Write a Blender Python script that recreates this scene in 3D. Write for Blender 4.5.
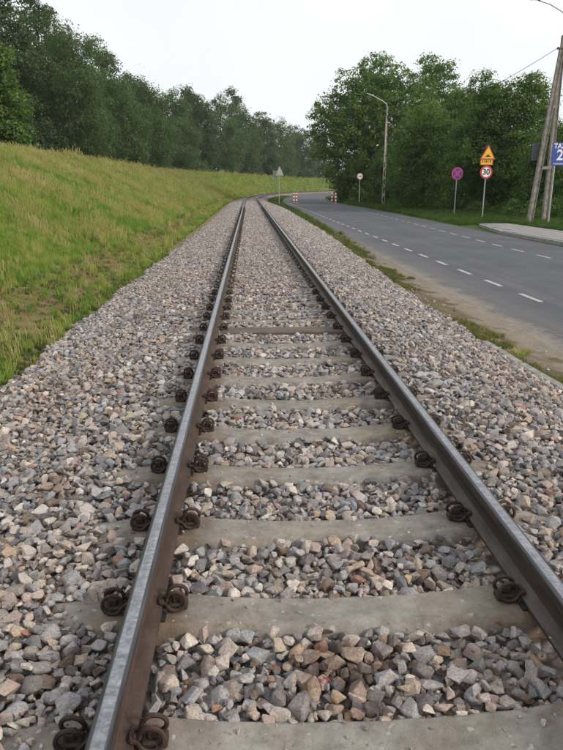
import bpy, math, random
import numpy as np
from mathutils import Vector, Matrix, noise as mn

random.seed(7)
RNG = np.random.default_rng(11)
R = math.radians
for o in list(bpy.data.objects):
    bpy.data.objects.remove(o)
SC = bpy.context.scene
COL = SC.collection

# ------------------------------------------------------------------ camera
cd = bpy.data.cameras.new('camera')
cam = bpy.data.objects.new('camera', cd)
COL.objects.link(cam)
cam.location = (0, 0, 2.10)
cam.rotation_euler = (R(90 - 16.13), 0, R(-2.8))
cd.sensor_fit = 'VERTICAL'
cd.sensor_height = 24
cd.sensor_width = 24
cd.lens = 650 / 750 * 24
cd.clip_start = 0.05
cd.clip_end = 3000
SC.camera = cam
SC.render.resolution_x = 769
SC.render.resolution_y = 1024

# ------------------------------------------------------------------ light
SUN_EL, SUN_AZ = R(29), R(122)          # azimuth clockwise from +Y (down the track)
world = bpy.data.worlds.new('World')
SC.world = world
world.use_nodes = True
nt = world.node_tree
nt.nodes.clear()
wo = nt.nodes.new('ShaderNodeOutputWorld')
bg = nt.nodes.new('ShaderNodeBackground')
sky = nt.nodes.new('ShaderNodeTexSky')
sky.sky_type = 'NISHITA'
sky.sun_disc = False
sky.sun_elevation = SUN_EL
sky.sun_rotation = SUN_AZ
sky.dust_density = 3
mx = nt.nodes.new('ShaderNodeMix')
mx.data_type = 'RGBA'
tc = nt.nodes.new('ShaderNodeTexCoord')
nz = nt.nodes.new('ShaderNodeTexNoise')
nz.inputs['Scale'].default_value = 1.6
nz.inputs['Detail'].default_value = 4
mr = nt.nodes.new('ShaderNodeMapRange')
mr.inputs[1].default_value = 0.3
mr.inputs[2].default_value = 0.7
mr.inputs[3].default_value = 0.68
mr.inputs[4].default_value = 0.97
nt.links.new(tc.outputs['Generated'], nz.inputs['Vector'])
nt.links.new(nz.outputs[0], mr.inputs[0])
nt.links.new(mr.outputs[0], mx.inputs[0])
nt.links.new(sky.outputs[0], mx.inputs[6])
mx.inputs[7].default_value = (11.1, 11.3, 11.6, 1)      # thin bright overcast
nt.links.new(mx.outputs[2], bg.inputs[0])
bg.inputs[1].default_value = 0.10
nt.links.new(bg.outputs[0], wo.inputs[0])

sl = bpy.data.lights.new('sun', 'SUN')
sl.energy = 2.7
sl.angle = R(10)
sl.color = (1.0, 0.90, 0.77)
so = bpy.data.objects.new('sun', sl)
COL.objects.link(so)
sd = Vector((math.sin(SUN_AZ) * math.cos(SUN_EL), math.cos(SUN_AZ) * math.cos(SUN_EL), math.sin(SUN_EL)))
so.rotation_euler = sd.to_track_quat('Z', 'Y').to_euler()
so.location = (30, 0, 30)

SC.view_settings.view_transform = 'Standard'
SC.view_settings.look = 'None'
SC.view_settings.exposure = 0.0
SC.view_settings.gamma = 1

# ------------------------------------------------------------------ material kit
class NT:
    def __init__(s, name):
        s.m = bpy.data.materials.new(name)
        s.m.use_nodes = True
        s.t = s.m.node_tree
        s.b = s.t.nodes['Principled BSDF']
        s.out = s.t.nodes['Material Output']
        s.c = None
    def n(s, typ, **kw):
        x = s.t.nodes.new(typ)
        for k, v in kw.items():
            setattr(x, k, v)
        return x
    def l(s, a, b):
        s.t.links.new(a, b)
    def pos(s):
        if s.c is None:
            s.c = s.n('ShaderNodeNewGeometry').outputs['Position']
        return s.c
    def obj(s):
        return s.n('ShaderNodeTexCoord').outputs['Object']
    def noise(s, scale, detail=3, vec=None, rough=0.55, dist=0.0):
        x = s.n('ShaderNodeTexNoise')
        x.inputs['Scale'].default_value = scale
        x.inputs['Detail'].default_value = detail
        x.inputs['Roughness'].default_value = rough
        x.inputs['Distortion'].default_value = dist
        s.l(vec if vec is not None else s.pos(), x.inputs['Vector'])
        return x.outputs[0]
    def ramp(s, fac, stops, interp='LINEAR'):
        x = s.n('ShaderNodeValToRGB')
        x.color_ramp.interpolation = interp
        e = x.color_ramp.elements
        while len(e) < len(stops):
            e.new(0.5)
        for i, (p, c) in enumerate(stops):
            e[i].position = p
            e[i].color = (*c, 1) if len(c) == 3 else c
        s.l(fac, x.inputs[0])
        return x.outputs[0]
    def mix(s, f, a, b, mode='MIX'):
        x = s.n('ShaderNodeMix', data_type='RGBA', blend_type=mode)
        for i, v in ((0, f), (6, a), (7, b)):
            if isinstance(v, (int, float)):
                x.inputs[i].default_value = v
            elif isinstance(v, tuple):
                x.inputs[i].default_value = (*v, 1)
            else:
                s.l(v, x.inputs[i])
        return x.outputs[2]
    def mr(s, v, a, b, c=0.0, d=1.0):
        x = s.n('ShaderNodeMapRange')
        s.l(v, x.inputs[0])
        for i, q in enumerate((a, b, c, d)):
            x.inputs[i + 1].default_value = q
        return x.outputs[0]
    def math(s, op, a, b=0.0):
        x = s.n('ShaderNodeMath', operation=op)
        for i, v in ((0, a), (1, b)):
            if isinstance(v, (int, float)):
                x.inputs[i].default_value = v
            else:
                s.l(v, x.inputs[i])
        return x.outputs[0]
    def bump(s, h, strength=0.3, dist=0.01):
        x = s.n('ShaderNodeBump')
        x.inputs['Strength'].default_value = strength
        x.inputs['Distance'].default_value = dist
        s.l(h, x.inputs['Height'])
        s.l(x.outputs[0], s.b.inputs['Normal'])
    def col(s, c):
        if isinstance(c, tuple):
            s.b.inputs['Base Color'].default_value = (*c, 1)
        else:
            s.l(c, s.b.inputs['Base Color'])
    def rough(s, v):
        if isinstance(v, (int, float)):
            s.b.inputs['Roughness'].default_value = v
        else:
            s.l(v, s.b.inputs['Roughness'])
    def spec(s, v):
        s.b.inputs['Specular IOR Level'].default_value = v
    def metal(s, v):
        if isinstance(v, (int, float)):
            s.b.inputs['Metallic'].default_value = v
        else:
            s.l(v, s.b.inputs['Metallic'])

def plain(name, c, rough=0.6, var=0.25, scale=8.0, metal=0.0, bump=0.15):
    k = NT(name)
    n = k.noise(scale, 5)
    lo = tuple(x * (1 - var) for x in c)
    hi = tuple(min(1, x * (1 + var)) for x in c)
    k.col(k.ramp(n, [(0.3, lo), (0.7, hi)]))
    k.rough(rough)
    k.metal(metal)
    if bump:
        k.bump(k.noise(scale * 5, 3), bump, 0.005)
    return k.m

# stones
def stone_mat(name, voro=False):
    k = NT(name)
    if voro:
        v = k.n('ShaderNodeTexVoronoi')
        v.inputs['Scale'].default_value = 19
        k.l(k.pos(), v.inputs['Vector'])
        rnd = k.n('ShaderNodeSeparateColor')
        k.l(v.outputs['Color'], rnd.inputs[0])
        r = rnd.outputs[0]
    else:
        r = k.n('ShaderNodeObjectInfo').outputs['Random']
    pal = [(0.0, (0.15, 0.155, 0.17)), (0.08, (0.29, 0.295, 0.31)), (0.16, (0.20, 0.195, 0.19)), (0.25, (0.42, 0.39, 0.36)),
           (0.33, (0.24, 0.225, 0.21)), (0.41, (0.27, 0.285, 0.30)), (0.49, (0.37, 0.315, 0.25)), (0.55, (0.115, 0.11, 0.115)), (0.61, (0.40, 0.355, 0.315)),
           (0.69, (0.345, 0.28, 0.245)), (0.76, (0.22, 0.21, 0.215)), (0.82, (0.145, 0.105, 0.08)), (0.87, (0.33, 0.32, 0.325)), (0.92, (0.54, 0.51, 0.46)), (0.968, (0.40, 0.31, 0.22)), (0.988, (0.27, 0.15, 0.11))]
    c = k.ramp(r, pal, 'CONSTANT')
    ob = k.obj()
    # soft veining / mineral mottling on each stone
    n1 = k.noise(22 if not voro else 60, 4, k.pos())
    c = k.mix(k.mr(n1, 0.40, 0.72, 0, 0.38), c, (0.38, 0.34, 0.30))
    n2 = k.noise(130, 3, k.pos())
    c = k.mix(1.0, c, k.ramp(n2, [(0.3, (0.62, 0.62, 0.63)), (0.7, (1.28, 1.28, 1.25))]), 'MULTIPLY')
    # broad zones: warmer dusty stones and brown rust / oil staining
    big = k.noise(0.55, 2, k.pos())
    c = k.mix(k.mr(big, 0.46, 0.68, 0.0, 0.30), c, k.mix(1.0, c, (1.15, 0.97, 0.80), 'MULTIPLY'))
    st = k.noise(1.7, 3, k.pos())
    c = k.mix(k.mr(st, 0.60, 0.72, 0.0, 0.55), c, k.mix(1.0, c, (0.62, 0.47, 0.38), 'MULTIPLY'))
    c = k.mix(1.0, c, (1.02, 1.0, 1.02), 'MULTIPLY')
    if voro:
        c = k.mix(1.0, c, k.ramp(v.outputs['Distance'], [(0.35, (0.92, 0.92, 0.92)), (0.62, (0.35, 0.34, 0.33))]), 'MULTIPLY')  # cell borders darkened: shade of the gaps between stones painted in
    # old grease and rust spill between the two nearest sleepers
    ds = k.n('ShaderNodeVectorMath', operation='DISTANCE')
    k.l(k.pos(), ds.inputs[0])
    ds.inputs[1].default_value = (0.30, 1.86, 0.5)
    sp_ = k.math('ADD', ds.outputs['Value'], k.mr(k.noise(9, 3), 0.2, 0.8, -0.22, 0.22))
    c = k.mix(k.mr(sp_, 0.24, 0.08, 0.0, 0.85), c, k.mix(1.0, c, (0.42, 0.32, 0.26), 'MULTIPLY'))
    k.col(c)
    k.rough(0.82)
    k.spec(0.3)
    if voro:
        k.bump(k.math('SUBTRACT', 1.0, v.outputs['Distance']), 1.0, 0.03)
    else:
        k.bump(k.mix(0.5, n2, k.noise(420, 3)), 0.6, 0.005)
    return k.m
M_STONE = stone_mat('ballast stone')
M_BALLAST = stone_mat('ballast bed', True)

k = NT('red painted stone')
k.col(k.mix(k.mr(k.noise(60, 3), 0.45, 0.6), (0.17, 0.035, 0.038), (0.30, 0.21, 0.18)))
k.rough(0.75)
M_REDSTONE = k.m

# concrete sleepers
k = NT('sleeper concrete')
a = k.noise(5, 6)
c = k.ramp(a, [(0.25, (0.15, 0.137, 0.12)), (0.5, (0.23, 0.212, 0.187)), (0.75, (0.30, 0.28, 0.25))])
b_ = k.noise(1.8, 3)
c = k.mix(k.mr(b_, 0.5, 0.68, 0, 0.55), c, (0.21, 0.165, 0.11))
d = k.noise(48, 4)
c = k.mix(k.mr(d, 0.62, 0.72, 0, 0.7), c, (0.10, 0.088, 0.07))
sx = k.n('ShaderNodeSeparateXYZ')
k.l(k.obj(), sx.inputs[0])
rx = k.math('ADD', k.math('ABSOLUTE', k.math('SUBTRACT', k.math('ABSOLUTE', sx.outputs[0]), 0.75)), k.mr(k.noise(11, 4), 0.2, 0.8, -0.12, 0.12))
c = k.mix(k.mr(rx, 0.26, 0.06, 0, 0.7), c, (0.115, 0.07, 0.04))
po = k.noise(26, 2, None, 0.4)
c = k.mix(k.mr(po, 0.68, 0.72, 0, 0.8), c, (0.37, 0.35, 0.31))
ck = k.n('ShaderNodeTexVoronoi', feature='DISTANCE_TO_EDGE')
ck.inputs['Scale'].default_value = 2.3
dn = k.n('ShaderNodeTexNoise')
dn.inputs['Scale'].default_value = 9
k.l(k.pos(), dn.inputs['Vector'])
k.l(k.mix(0.12, k.pos(), dn.outputs['Color'], 'ADD'), ck.inputs['Vector'])
crk = k.math('MULTIPLY', k.mr(ck.outputs[0], 0.001, 0.005, 1, 0), k.mr(k.noise(1.1, 2), 0.48, 0.56))
c = k.mix(k.math('MULTIPLY', crk, 0.3), c, (0.05, 0.045, 0.04))
gr = k.noise(16, 6, None, 0.7)
c = k.mix(1.0, c, k.ramp(gr, [(0.32, (0.70, 0.69, 0.67)), (0.62, (1.13, 1.13, 1.13))]), 'MULTIPLY')
k.col(c)
k.rough(0.92)
k.bump(k.mix(0.5, k.mix(0.4, k.noise(150, 3), d), gr), 0.8, 0.009)
M_SLEEP = k.m

k = NT('old sleeper wood')
w = k.n('ShaderNodeMapping')
w.inputs['Scale'].default_value = (2, 45, 45)
k.l(k.obj(), w.inputs[0])
a = k.noise(1.5, 6, w.outputs[0])
k.col(k.ramp(a, [(0.3, (0.055, 0.042, 0.035)), (0.6, (0.145, 0.115, 0.095)), (0.8, (0.22, 0.18, 0.15))]))
k.rough(0.9)
k.bump(a, 0.6, 0.01)
M_WOOD = k.m

# rail steel
def rail_head():
    k = NT('polished rail head')
    mp = k.n('ShaderNodeMapping')
    mp.inputs['Scale'].default_value = (30, 48, 30)
    k.l(k.obj(), mp.inputs[0])
    a = k.noise(1.0, 3, mp.outputs[0], 0.6, 0.35)
    mp2 = k.n('ShaderNodeMapping')
    mp2.inputs['Scale'].default_value = (120, 1.5, 60)
    k.l(k.obj(), mp2.inputs[0])
    st = k.noise(1.0, 4, mp2.outputs[0])
    f = k.mix(0.3, a, st)
    k.col(k.ramp(f, [(0.36, (0.17, 0.173, 0.19)), (0.49, (0.27, 0.275, 0.295)), (0.62, (0.43, 0.435, 0.45))]))
    k.metal(k.mr(f, 0.4, 0.6, 0.75, 0.95))
    k.rough(k.mr(f, 0.42, 0.6, 0.26, 0.42))
    k.bump(st, 0.05, 0.002)
    return k.m
M_HEAD = rail_head()
k = NT('rail head edge')
mp = k.n('ShaderNodeMapping')
mp.inputs['Scale'].default_value = (60, 3, 60)
k.l(k.obj(), mp.inputs[0])
a = k.noise(1.0, 4, mp.outputs[0])
k.col(k.ramp(a, [(0.35, (0.045, 0.044, 0.05)), (0.65, (0.12, 0.118, 0.13))]))
k.metal(0.8)
k.rough(0.36)
M_HEDGE = k.m
def rust(name, c1, c2, c3):
    k = NT(name)
    mp = k.n('ShaderNodeMapping')
    mp.inputs['Scale'].default_value = (10, 2.5, 14)
    k.l(k.obj(), mp.inputs[0])
    a = k.noise(1.6, 6, mp.outputs[0], 0.65)
    f = k.noise(90, 4, k.obj())
    c = k.ramp(a, [(0.3, c1), (0.52, c2), (0.72, c3)])
    c = k.mix(k.mr(f, 0.58, 0.72, 0, 0.6), c, tuple(x * 1.9 for x in c2))
    k.col(c)
    k.rough(0.72)
    k.metal(0.15)
    k.bump(f, 0.5, 0.004)
    return k.m
M_RUST = rust('rail rust', (0.036, 0.022, 0.016), (0.062, 0.038, 0.027), (0.10, 0.064, 0.046))
M_FOOT = rust('rail foot steel', (0.05, 0.042, 0.038), (0.09, 0.076, 0.07), (0.15, 0.125, 0.11))
M_CLIP = rust('clip steel', (0.018, 0.013, 0.012), (0.035, 0.022, 0.017), (0.085, 0.045, 0.028))
M_CLIPR = rust('rusty clip steel', (0.026, 0.016, 0.012), (0.05, 0.028, 0.019), (0.10, 0.056, 0.036))

# ground
def ground_mat():
    k = NT('ground')
    at = k.n('ShaderNodeAttribute', attribute_name='off')
    off = at.outputs['Fac']
    big = k.noise(0.35, 4)
    mid = k.noise(2.2, 4)
    fine = k.noise(30, 4)
    grass = k.ramp(k.mix(0.4, big, mid), [(0.35, (0.11, 0.17, 0.04)), (0.5, (0.16, 0.215, 0.055)), (0.62, (0.27, 0.27, 0.10))])
    grass = k.mix(1.0, grass, k.ramp(fine, [(0.3, (0.5, 0.5, 0.5)), (0.7, (1.3, 1.3, 1.3))]), 'MULTIPLY')
    dirt = k.ramp(k.mix(0.5, mid, fine), [(0.35, (0.085, 0.062, 0.040)), (0.55, (0.155, 0.118, 0.08)), (0.7, (0.25, 0.20, 0.145))])
    sand = k.ramp(fine, [(0.3, (0.20, 0.175, 0.14)), (0.7, (0.31, 0.275, 0.225))])
    wob = k.math('ADD', off, k.mr(mid, 0.2, 0.8, -0.55, 0.55))
    # left toe strip of dry trampled earth
    f = k.math('MULTIPLY', k.mr(wob, -4.2, -3.5), k.mr(mid, 0.35, 0.6, 0.6, 1.0))
    c = k.mix(f, grass, k.mix(0.45, dirt, (0.26, 0.20, 0.10)))
    # between ballast and road
    c = k.mix(k.mr(off, 0, 0.5), c, dirt)
    patch = k.math('MULTIPLY', k.mr(wob, 2.8, 3.0), k.mr(wob, 3.7, 3.4))
    c = k.mix(k.math('MULTIPLY', patch, k.mr(k.noise(1.7, 6), 0.50, 0.62, 0, .5)), c, k.mix(.5, grass, dirt))
    sy = k.n('ShaderNodeSeparateXYZ')
    k.l(k.pos(), sy.inputs[0])
    c = k.mix(k.math('MULTIPLY', k.mr(wob, 3.45, 3.75), k.mr(sy.outputs[1], 12, 34, 1.0, 0.12)), c, k.mix(k.mr(mid, 0.4, 0.7, 0, .6), sand, dirt))
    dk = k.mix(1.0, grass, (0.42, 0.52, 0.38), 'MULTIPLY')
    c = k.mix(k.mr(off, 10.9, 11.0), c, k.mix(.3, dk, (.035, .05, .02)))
    k.col(c)
    k.rough(0.95)
    k.spec(0.15)
    k.bump(k.mix(0.5, fine, k.noise(90, 3)), 0.8, 0.03)
    return k.m
M_GROUND = ground_mat()

k = NT('asphalt')
at = k.n('ShaderNodeAttribute', attribute_name='off')
a = k.noise(0.5, 4)
fn = k.noise(160, 3)
c = k.ramp(a, [(0.3, (0.068, 0.072, 0.084)), (0.7, (0.100, 0.103, 0.115))])
c = k.mix(1.0, c, k.ramp(fn, [(0.3, (0.7, 0.7, 0.7)), (0.7, (1.35, 1.35, 1.33))]), 'MULTIPLY')
mpp = k.n('ShaderNodeMapping')
mpp.inputs['Scale'].default_value = (2.2, 0.10, 1)
k.l(k.pos(), mpp.inputs[0])
c = k.mix(k.mr(k.noise(1, 3, mpp.outputs[0]), 0.5, 0.7, 0, 0.35), c, (0.15, 0.148, 0.145))
wob = k.math('ADD', at.outputs['Fac'], k.mr(k.mix(0.45, k.noise(1.3, 4), k.noise(14, 5)), 0.25, 0.75, -0.45, 0.45))
sy = k.n('ShaderNodeSeparateXYZ')
k.l(k.pos(), sy.inputs[0])
c = k.mix(k.math('MULTIPLY', k.mr(wob, 4.50, 4.12, 0, 1.0), k.mr(sy.outputs[1], 12, 34, 1.0, 0.15)), c, k.ramp(fn, [(0.3, (0.21, 0.185, 0.15)), (0.7, (0.31, 0.275, 0.23))]))
c = k.mix(k.mr(at.outputs['Fac'], 5.3, 4.5, 0, 0.3), c, (0.17, 0.155, 0.135))
cr = k.n('ShaderNodeTexVoronoi', feature='DISTANCE_TO_EDGE')
cr.inputs['Scale'].default_value = 0.45
wv = k.mix(0.25, k.pos(), k.n('ShaderNodeTexNoise').outputs['Color'], 'ADD')
k.l(wv, cr.inputs['Vector'])
c = k.mix(k.mr(cr.outputs[0], 0.002, 0.006, 0.25, 0.0), c, (0.03, 0.03, 0.032))
k.col(c)
k.rough(0.85)
k.spec(0.3)
k.bump(fn, 0.5, 0.006)
M_ROAD = k.m

k = NT('worn road paint')
c = k.mix(k.mr(k.noise(40, 5), 0.48, 0.62, 0, 0.85), (0.46, 0.45, 0.43), (0.13, 0.13, 0.13))
k.col(c)
k.rough(0.7)
M_PAINT = k.m
M_CONC = plain('pale concrete', (0.27, 0.26, 0.245), 0.9, 0.25, 6)
M_OLDC = plain('old dusty concrete', (0.27, 0.25, 0.22), 0.9, 0.35, 9)
M_PAVE = plain('pavement slabs', (0.25, 0.24, 0.235), 0.9, 0.15, 3)
M_POLE = plain('weathered concrete pole', (0.24, 0.215, 0.19), 0.9, 0.4, 5)
M_POLEP = plain('pale concrete pole', (0.40, 0.35, 0.30), 0.9, 0.35, 5)
M_GALV = plain('galvanised steel', (0.42, 0.42, 0.41), 0.5, 0.15, 10, 0.35, 0)
M_SIGNB = plain('grey sign back', (0.40, 0.40, 0.38), 0.6, 0.12, 6, 0.2, 0)
M_WHITE = plain('white enamel', (0.75, 0.75, 0.73), 0.5, 0.05, 6, 0, 0)
M_RED = plain('red enamel', (0.42, 0.03, 0.045), 0.5, 0.1, 6, 0, 0)
M_PINKR = plain('faded red enamel', (0.42, 0.035, 0.13), 0.5, 0.1, 6, 0, 0)
M_BLUE = plain('blue enamel', (0.02, 0.055, 0.30), 0.5, 0.1, 6, 0, 0)
M_PURP = plain('dark blue enamel', (0.06, 0.03, 0.24), 0.5, 0.1, 6, 0, 0)
M_YEL = plain('yellow enamel', (0.75, 0.42, 0.02), 0.5, 0.08, 6, 0, 0)
M_BLACK = plain('black enamel', (0.02, 0.02, 0.022), 0.5, 0.1, 6, 0, 0)
M_RUBBER = plain('dark hump rubber', (0.04, 0.04, 0.042), 0.8, 0.2, 6)
M_LAMP = plain('lamp housing', (0.50, 0.50, 0.48), 0.45, 0.1, 6, 0.2, 0)
M_BARK = plain('bark', (0.085, 0.07, 0.055), 0.95, 0.4, 9, 0, 0.6)

def leaf_mat(name, lo, mid, hi, trans=0.48):
    k = NT(name)
    g = k.n('ShaderNodeNewGeometry')
    r = g.outputs['Random Per Island']
    n = k.noise(0.55, 3)
    c = k.ramp(k.mix(0.5, r, n), [(0.25, lo), (0.5, mid), (0.75, hi)])
    k.col(c)
    k.rough(0.6)
    k.spec(0.3)
    tr = k.n('ShaderNodeBsdfTranslucent')
    k.l(k.mix(1.0, c, (1.3, 1.5, 0.6), 'MULTIPLY'), tr.inputs[0])
    ms = k.n('ShaderNodeMixShader')
    ms.inputs[0].default_value = trans
    k.l(k.b.outputs[0], ms.inputs[1])
    k.l(tr.outputs[0], ms.inputs[2])
    k.l(ms.outputs[0], k.out.inputs[0])
    return k.m
M_LEAF = {
    'willow': leaf_mat('willow leaves', (0.055, 0.092, 0.040), (0.082, 0.130, 0.054), (0.115, 0.170, 0.068)),
    'oak': leaf_mat('oak leaves', (0.042, 0.072, 0.034), (0.064, 0.104, 0.044), (0.090, 0.138, 0.056)),
    'maple': leaf_mat('maple leaves', (0.050, 0.098, 0.022), (0.090, 0.158, 0.036), (0.165, 0.235, 0.055)),
    'bush': leaf_mat('bush leaves', (0.042, 0.085, 0.022), (0.072, 0.132, 0.033), (0.140, 0.210, 0.050)),
    'far': leaf_mat('haze-tinted leaves', (0.055, 0.085, 0.060), (0.075, 0.11, 0.075), (0.095, 0.135, 0.09)),  # bluish distance haze put into the leaf colour
}
def blade_mat(name, cols):
    k = NT(name)
    r = k.n('ShaderNodeObjectInfo').outputs['Random']
    n = k.noise(0.45, 4)
    c = k.ramp(k.mix(0.35, n, r), cols)
    k.col(c)
    k.rough(0.7)
    k.spec(0.2)
    tr = k.n('ShaderNodeBsdfTranslucent')
    k.l(k.mix(1.0, c, (1.2, 1.3, 0.75), 'MULTIPLY'), tr.inputs[0])
    ms = k.n('ShaderNodeMixShader')
    ms.inputs[0].default_value = 0.45
    k.l(k.b.outputs[0], ms.inputs[1])
    k.l(tr.outputs[0], ms.inputs[2])
    k.l(ms.outputs[0], k.out.inputs[0])
    return k.m
M_BLADE = blade_mat('green grass', [(0.30, (0.12, 0.23, 0.04)), (0.48, (0.19, 0.29, 0.055)), (0.56, (0.28, 0.335, 0.085)), (0.70, (0.39, 0.38, 0.13))])
M_STRAW = blade_mat('straw grass', [(0.3, (0.34, 0.32, 0.12)), (0.5, (0.43, 0.38, 0.17)), (0.7, (0.52, 0.44, 0.23))])
M_WEED = blade_mat('verge weeds', [(0.3, (0.07, 0.11, 0.03)), (0.5, (0.11, 0.145, 0.045)), (0.7, (0.17, 0.18, 0.07))])

# ------------------------------------------------------------------ mesh kit
class MB:
    def __init__(s):
        s.v, s.f, s.mi = [], [], []
    def add(s, vs, fs, mi=0):
        o = len(s.v)
        s.v += [tuple(q) for q in vs]
        s.f += [tuple(i + o for i in q) for q in fs]
        s.mi += [mi] * len(fs)
    def box(s, c, d, mi=0, rz=0.0, bev=0.0, M=None):
        x, y, z = d[0] / 2, d[1] / 2, d[2] / 2
        if bev:
            vs, b = [], bev
            for sz in (-1, 1):
                for (px, py) in ((-x + b, -y), (x - b, -y), (x, -y + b), (x, y - b), (x - b, y), (-x + b, y), (-x, y - b), (-x, -y + b)):
                    vs.append((px, py, sz * (z - b)))
            for sz in (-1, 1):
                for (px, py) in ((-x + b, -y + b), (x - b, -y + b), (x - b, y - b), (-x + b, y - b)):
                    vs.append((px, py, sz * z))
            fs = [(i, (i + 1) % 8, 8 + (i + 1) % 8, 8 + i) for i in range(8)]
            fs += [(19 + 0 - 3 + 0 + 0, 16 + 0, 16, 16)] if 0 else []
            fs += [(19, 18, 17, 16), (20, 21, 22, 23)]
            fs += [(16, 17, 1, 0), (17, 18, 3, 2), (18, 19, 5, 4), (19, 16, 7, 6), (17, 2, 1), (18, 4, 3), (19, 6, 5), (16, 0, 7)]
            fs += [(8, 9, 21, 20), (10, 11, 22, 21), (12, 13, 23, 22), (14, 15, 20, 23), (9, 10, 21), (11, 12, 22), (13, 14, 23), (15, 8, 20)]
        else:
            vs = [(a * x, b * y, e * z) for e in (-1, 1) for b in (-1, 1) for a in (-1, 1)]
            fs = [(0, 2, 3, 1), (4, 5, 7, 6), (0, 1, 5, 4), (2, 6, 7, 3), (0, 4, 6, 2), (1, 3, 7, 5)]
        cs, sn = math.cos(rz), math.sin(rz)
        out = []
        for q in vs:
            p = Vector((q[0] * cs - q[1] * sn + c[0], q[0] * sn + q[1] * cs + c[1], q[2] + c[2]))
            if M:
                p = M @ p
            out.append(p)
        s.add(out, fs, mi)
    def tube(s, pts, rad, n=8, mi=0, cap=True):
        pts = [Vector(p) for p in pts]
        if isinstance(rad, (int, float)):
            rad = [rad] * len(pts)
        up = None
        vs, fs = [], []
        for i, p in enumerate(pts):
            t = (pts[min(i + 1, len(pts) - 1)] - pts[max(i - 1, 0)]).normalized()
            if up is None:
                up = Vector((0, 0, 1)) if abs(t.z) < 0.9 else Vector((1, 0, 0))
            x = t.cross(up).normalized()
            up = x.cross(t).normalized()
            for j in range(n):
                a = 2 * math.pi * j / n
                vs.append(p + rad[i] * (math.cos(a) * x + math.sin(a) * up))
        for i in range(len(pts) - 1):
            for j in range(n):
                fs.append((i * n + j, i * n + (j + 1) % n, (i + 1) * n + (j + 1) % n, (i + 1) * n + j))
        if cap:
            fs.append(tuple(reversed(range(n))))
            fs.append(tuple((len(pts) - 1) * n + j for j in range(n)))
        s.add(vs, fs, mi)
    def mesh(s, name, mats, smooth=False):
        me = bpy.data.meshes.new(name)
        me.from_pydata(s.v, [], s.f)
        for m in (mats if isinstance(mats, (list, tuple)) else [mats]):
            me.materials.append(m)
        if any(s.mi):
            me.polygons.foreach_set('material_index', s.mi)
        if smooth:
            me.polygons.foreach_set('use_smooth', [True] * len(s.f))
            me.set_sharp_from_angle(angle=R(40))
        me.update()
        return me

def link(name, me, parent=None, loc=(0, 0, 0), rot=(0, 0, 0)):
    o = bpy.data.objects.new(name, me)
    o.location = loc
    o.rotation_euler = rot
    COL.objects.link(o)
    if parent:
        o.parent = parent
    return o
def tag(o, label, cat, group=None):
    o['label'] = label
    o['category'] = cat
    if group:
        o['group'] = group
    return o
def struct(o):
    o['kind'] = 'structure'
    return o
def stuff(o):
    o['kind'] = 'stuff'
    return o
def np_mesh(name, verts, faces_flat, nper, mat):
    me = bpy.data.meshes.new(name)
    nv, nf = len(verts), len(faces_flat) // nper
    me.vertices.add(nv)
    me.vertices.foreach_set('co', np.ascontiguousarray(verts, dtype=np.float32).ravel())
    me.loops.add(nf * nper)
    me.loops.foreach_set('vertex_index', np.ascontiguousarray(faces_flat, dtype=np.int32))
    me.polygons.add(nf)
    me.polygons.foreach_set('loop_start', np.arange(0, nf * nper, nper, dtype=np.int32))
    if mat:
        me.materials.append(mat)
    me.update(calc_edges=True)
    return me
def smooth01(x, a, b):
    t = np.clip((np.asarray(x, float) - a) / (b - a), 0, 1)
    return t * t * (3 - 2 * t)

# ------------------------------------------------------------------ layout (metres)
TC = 0.345            # track centre x on the straight
GA = 0.7525
def shift(Y):
    Y = np.asarray(Y, float)
    return np.maximum(Y - 78, 0) ** 2 / 1000.0
def lump(X, Y, s, seed=0.0):
    return (np.sin(X * s * 1.3 + seed) * np.cos(Y * s * 1.1 - seed * 2) + 0.6 * np.sin(X * s * 2.9 + Y * s * 2.3 + seed)
            + 0.4 * np.cos(X * s * 5.1 - Y * s * 4.7 + 1 + seed)) / 2.0
def toeL(Y): return -2.32 - 0.035 * np.sin(np.asarray(Y) * 1.7) - 0.03 * np.sin(np.asarray(Y) * 4.3 + 1) + 0.25 * smooth01(Y, 10, 30)
def toeR(Y): return 2.80 + 0.03 * np.sin(np.asarray(Y) * 2.3) + 0.33 * smooth01(Y, 10, 30) - 0.75 * smooth01(Y, 55, 90)
def ground_z(O, Y):
    O = np.asarray(O, float)
    pts_x = [-400, -60, -30, -23, -15.2, -14.0, -12.8, -8, -4.2, -3.0, -2.2, 2.5, 3.0, 3.5, 3.9, 4.3, 11.6, 14, 22, 45, 140, 400]
    pts_z = [0.5, 0.3, 0.3, 0.9, 4.20, 4.36, 4.22, 2.35, 0.62, 0.30, 0.22, 0.20, 0.17, 0.08, 0.02, 0.004, 0.004, 0.05, 0.3, 0.8, 9, 14]
    z = np.interp(O, pts_x, pts_z)
    # the bank stands a little lower near the camera and higher round the bend
    z = z + np.interp(O, [-30, -23, -15.2, -12.8, -3.2, 0], [0, .2, 1, 1, 0, 0]) * (-0.22 + 1.15 * smooth01(Y, 70, 210))
    amp = np.where(O < -3, 0.10, np.where(O > 14, 0.05, 0.0)) * smooth01(np.abs(O + 0), 2.6, 6)
    z = z + amp * lump(O, Y, 0.35) + amp * 0.5 * lump(O, Y, 1.1, 2)
    # verge crumble
    z = z + np.where((O > 2.6) & (O < 3.9), 0.02 * lump(O, Y, 4, 1), 0)
    return z

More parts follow.
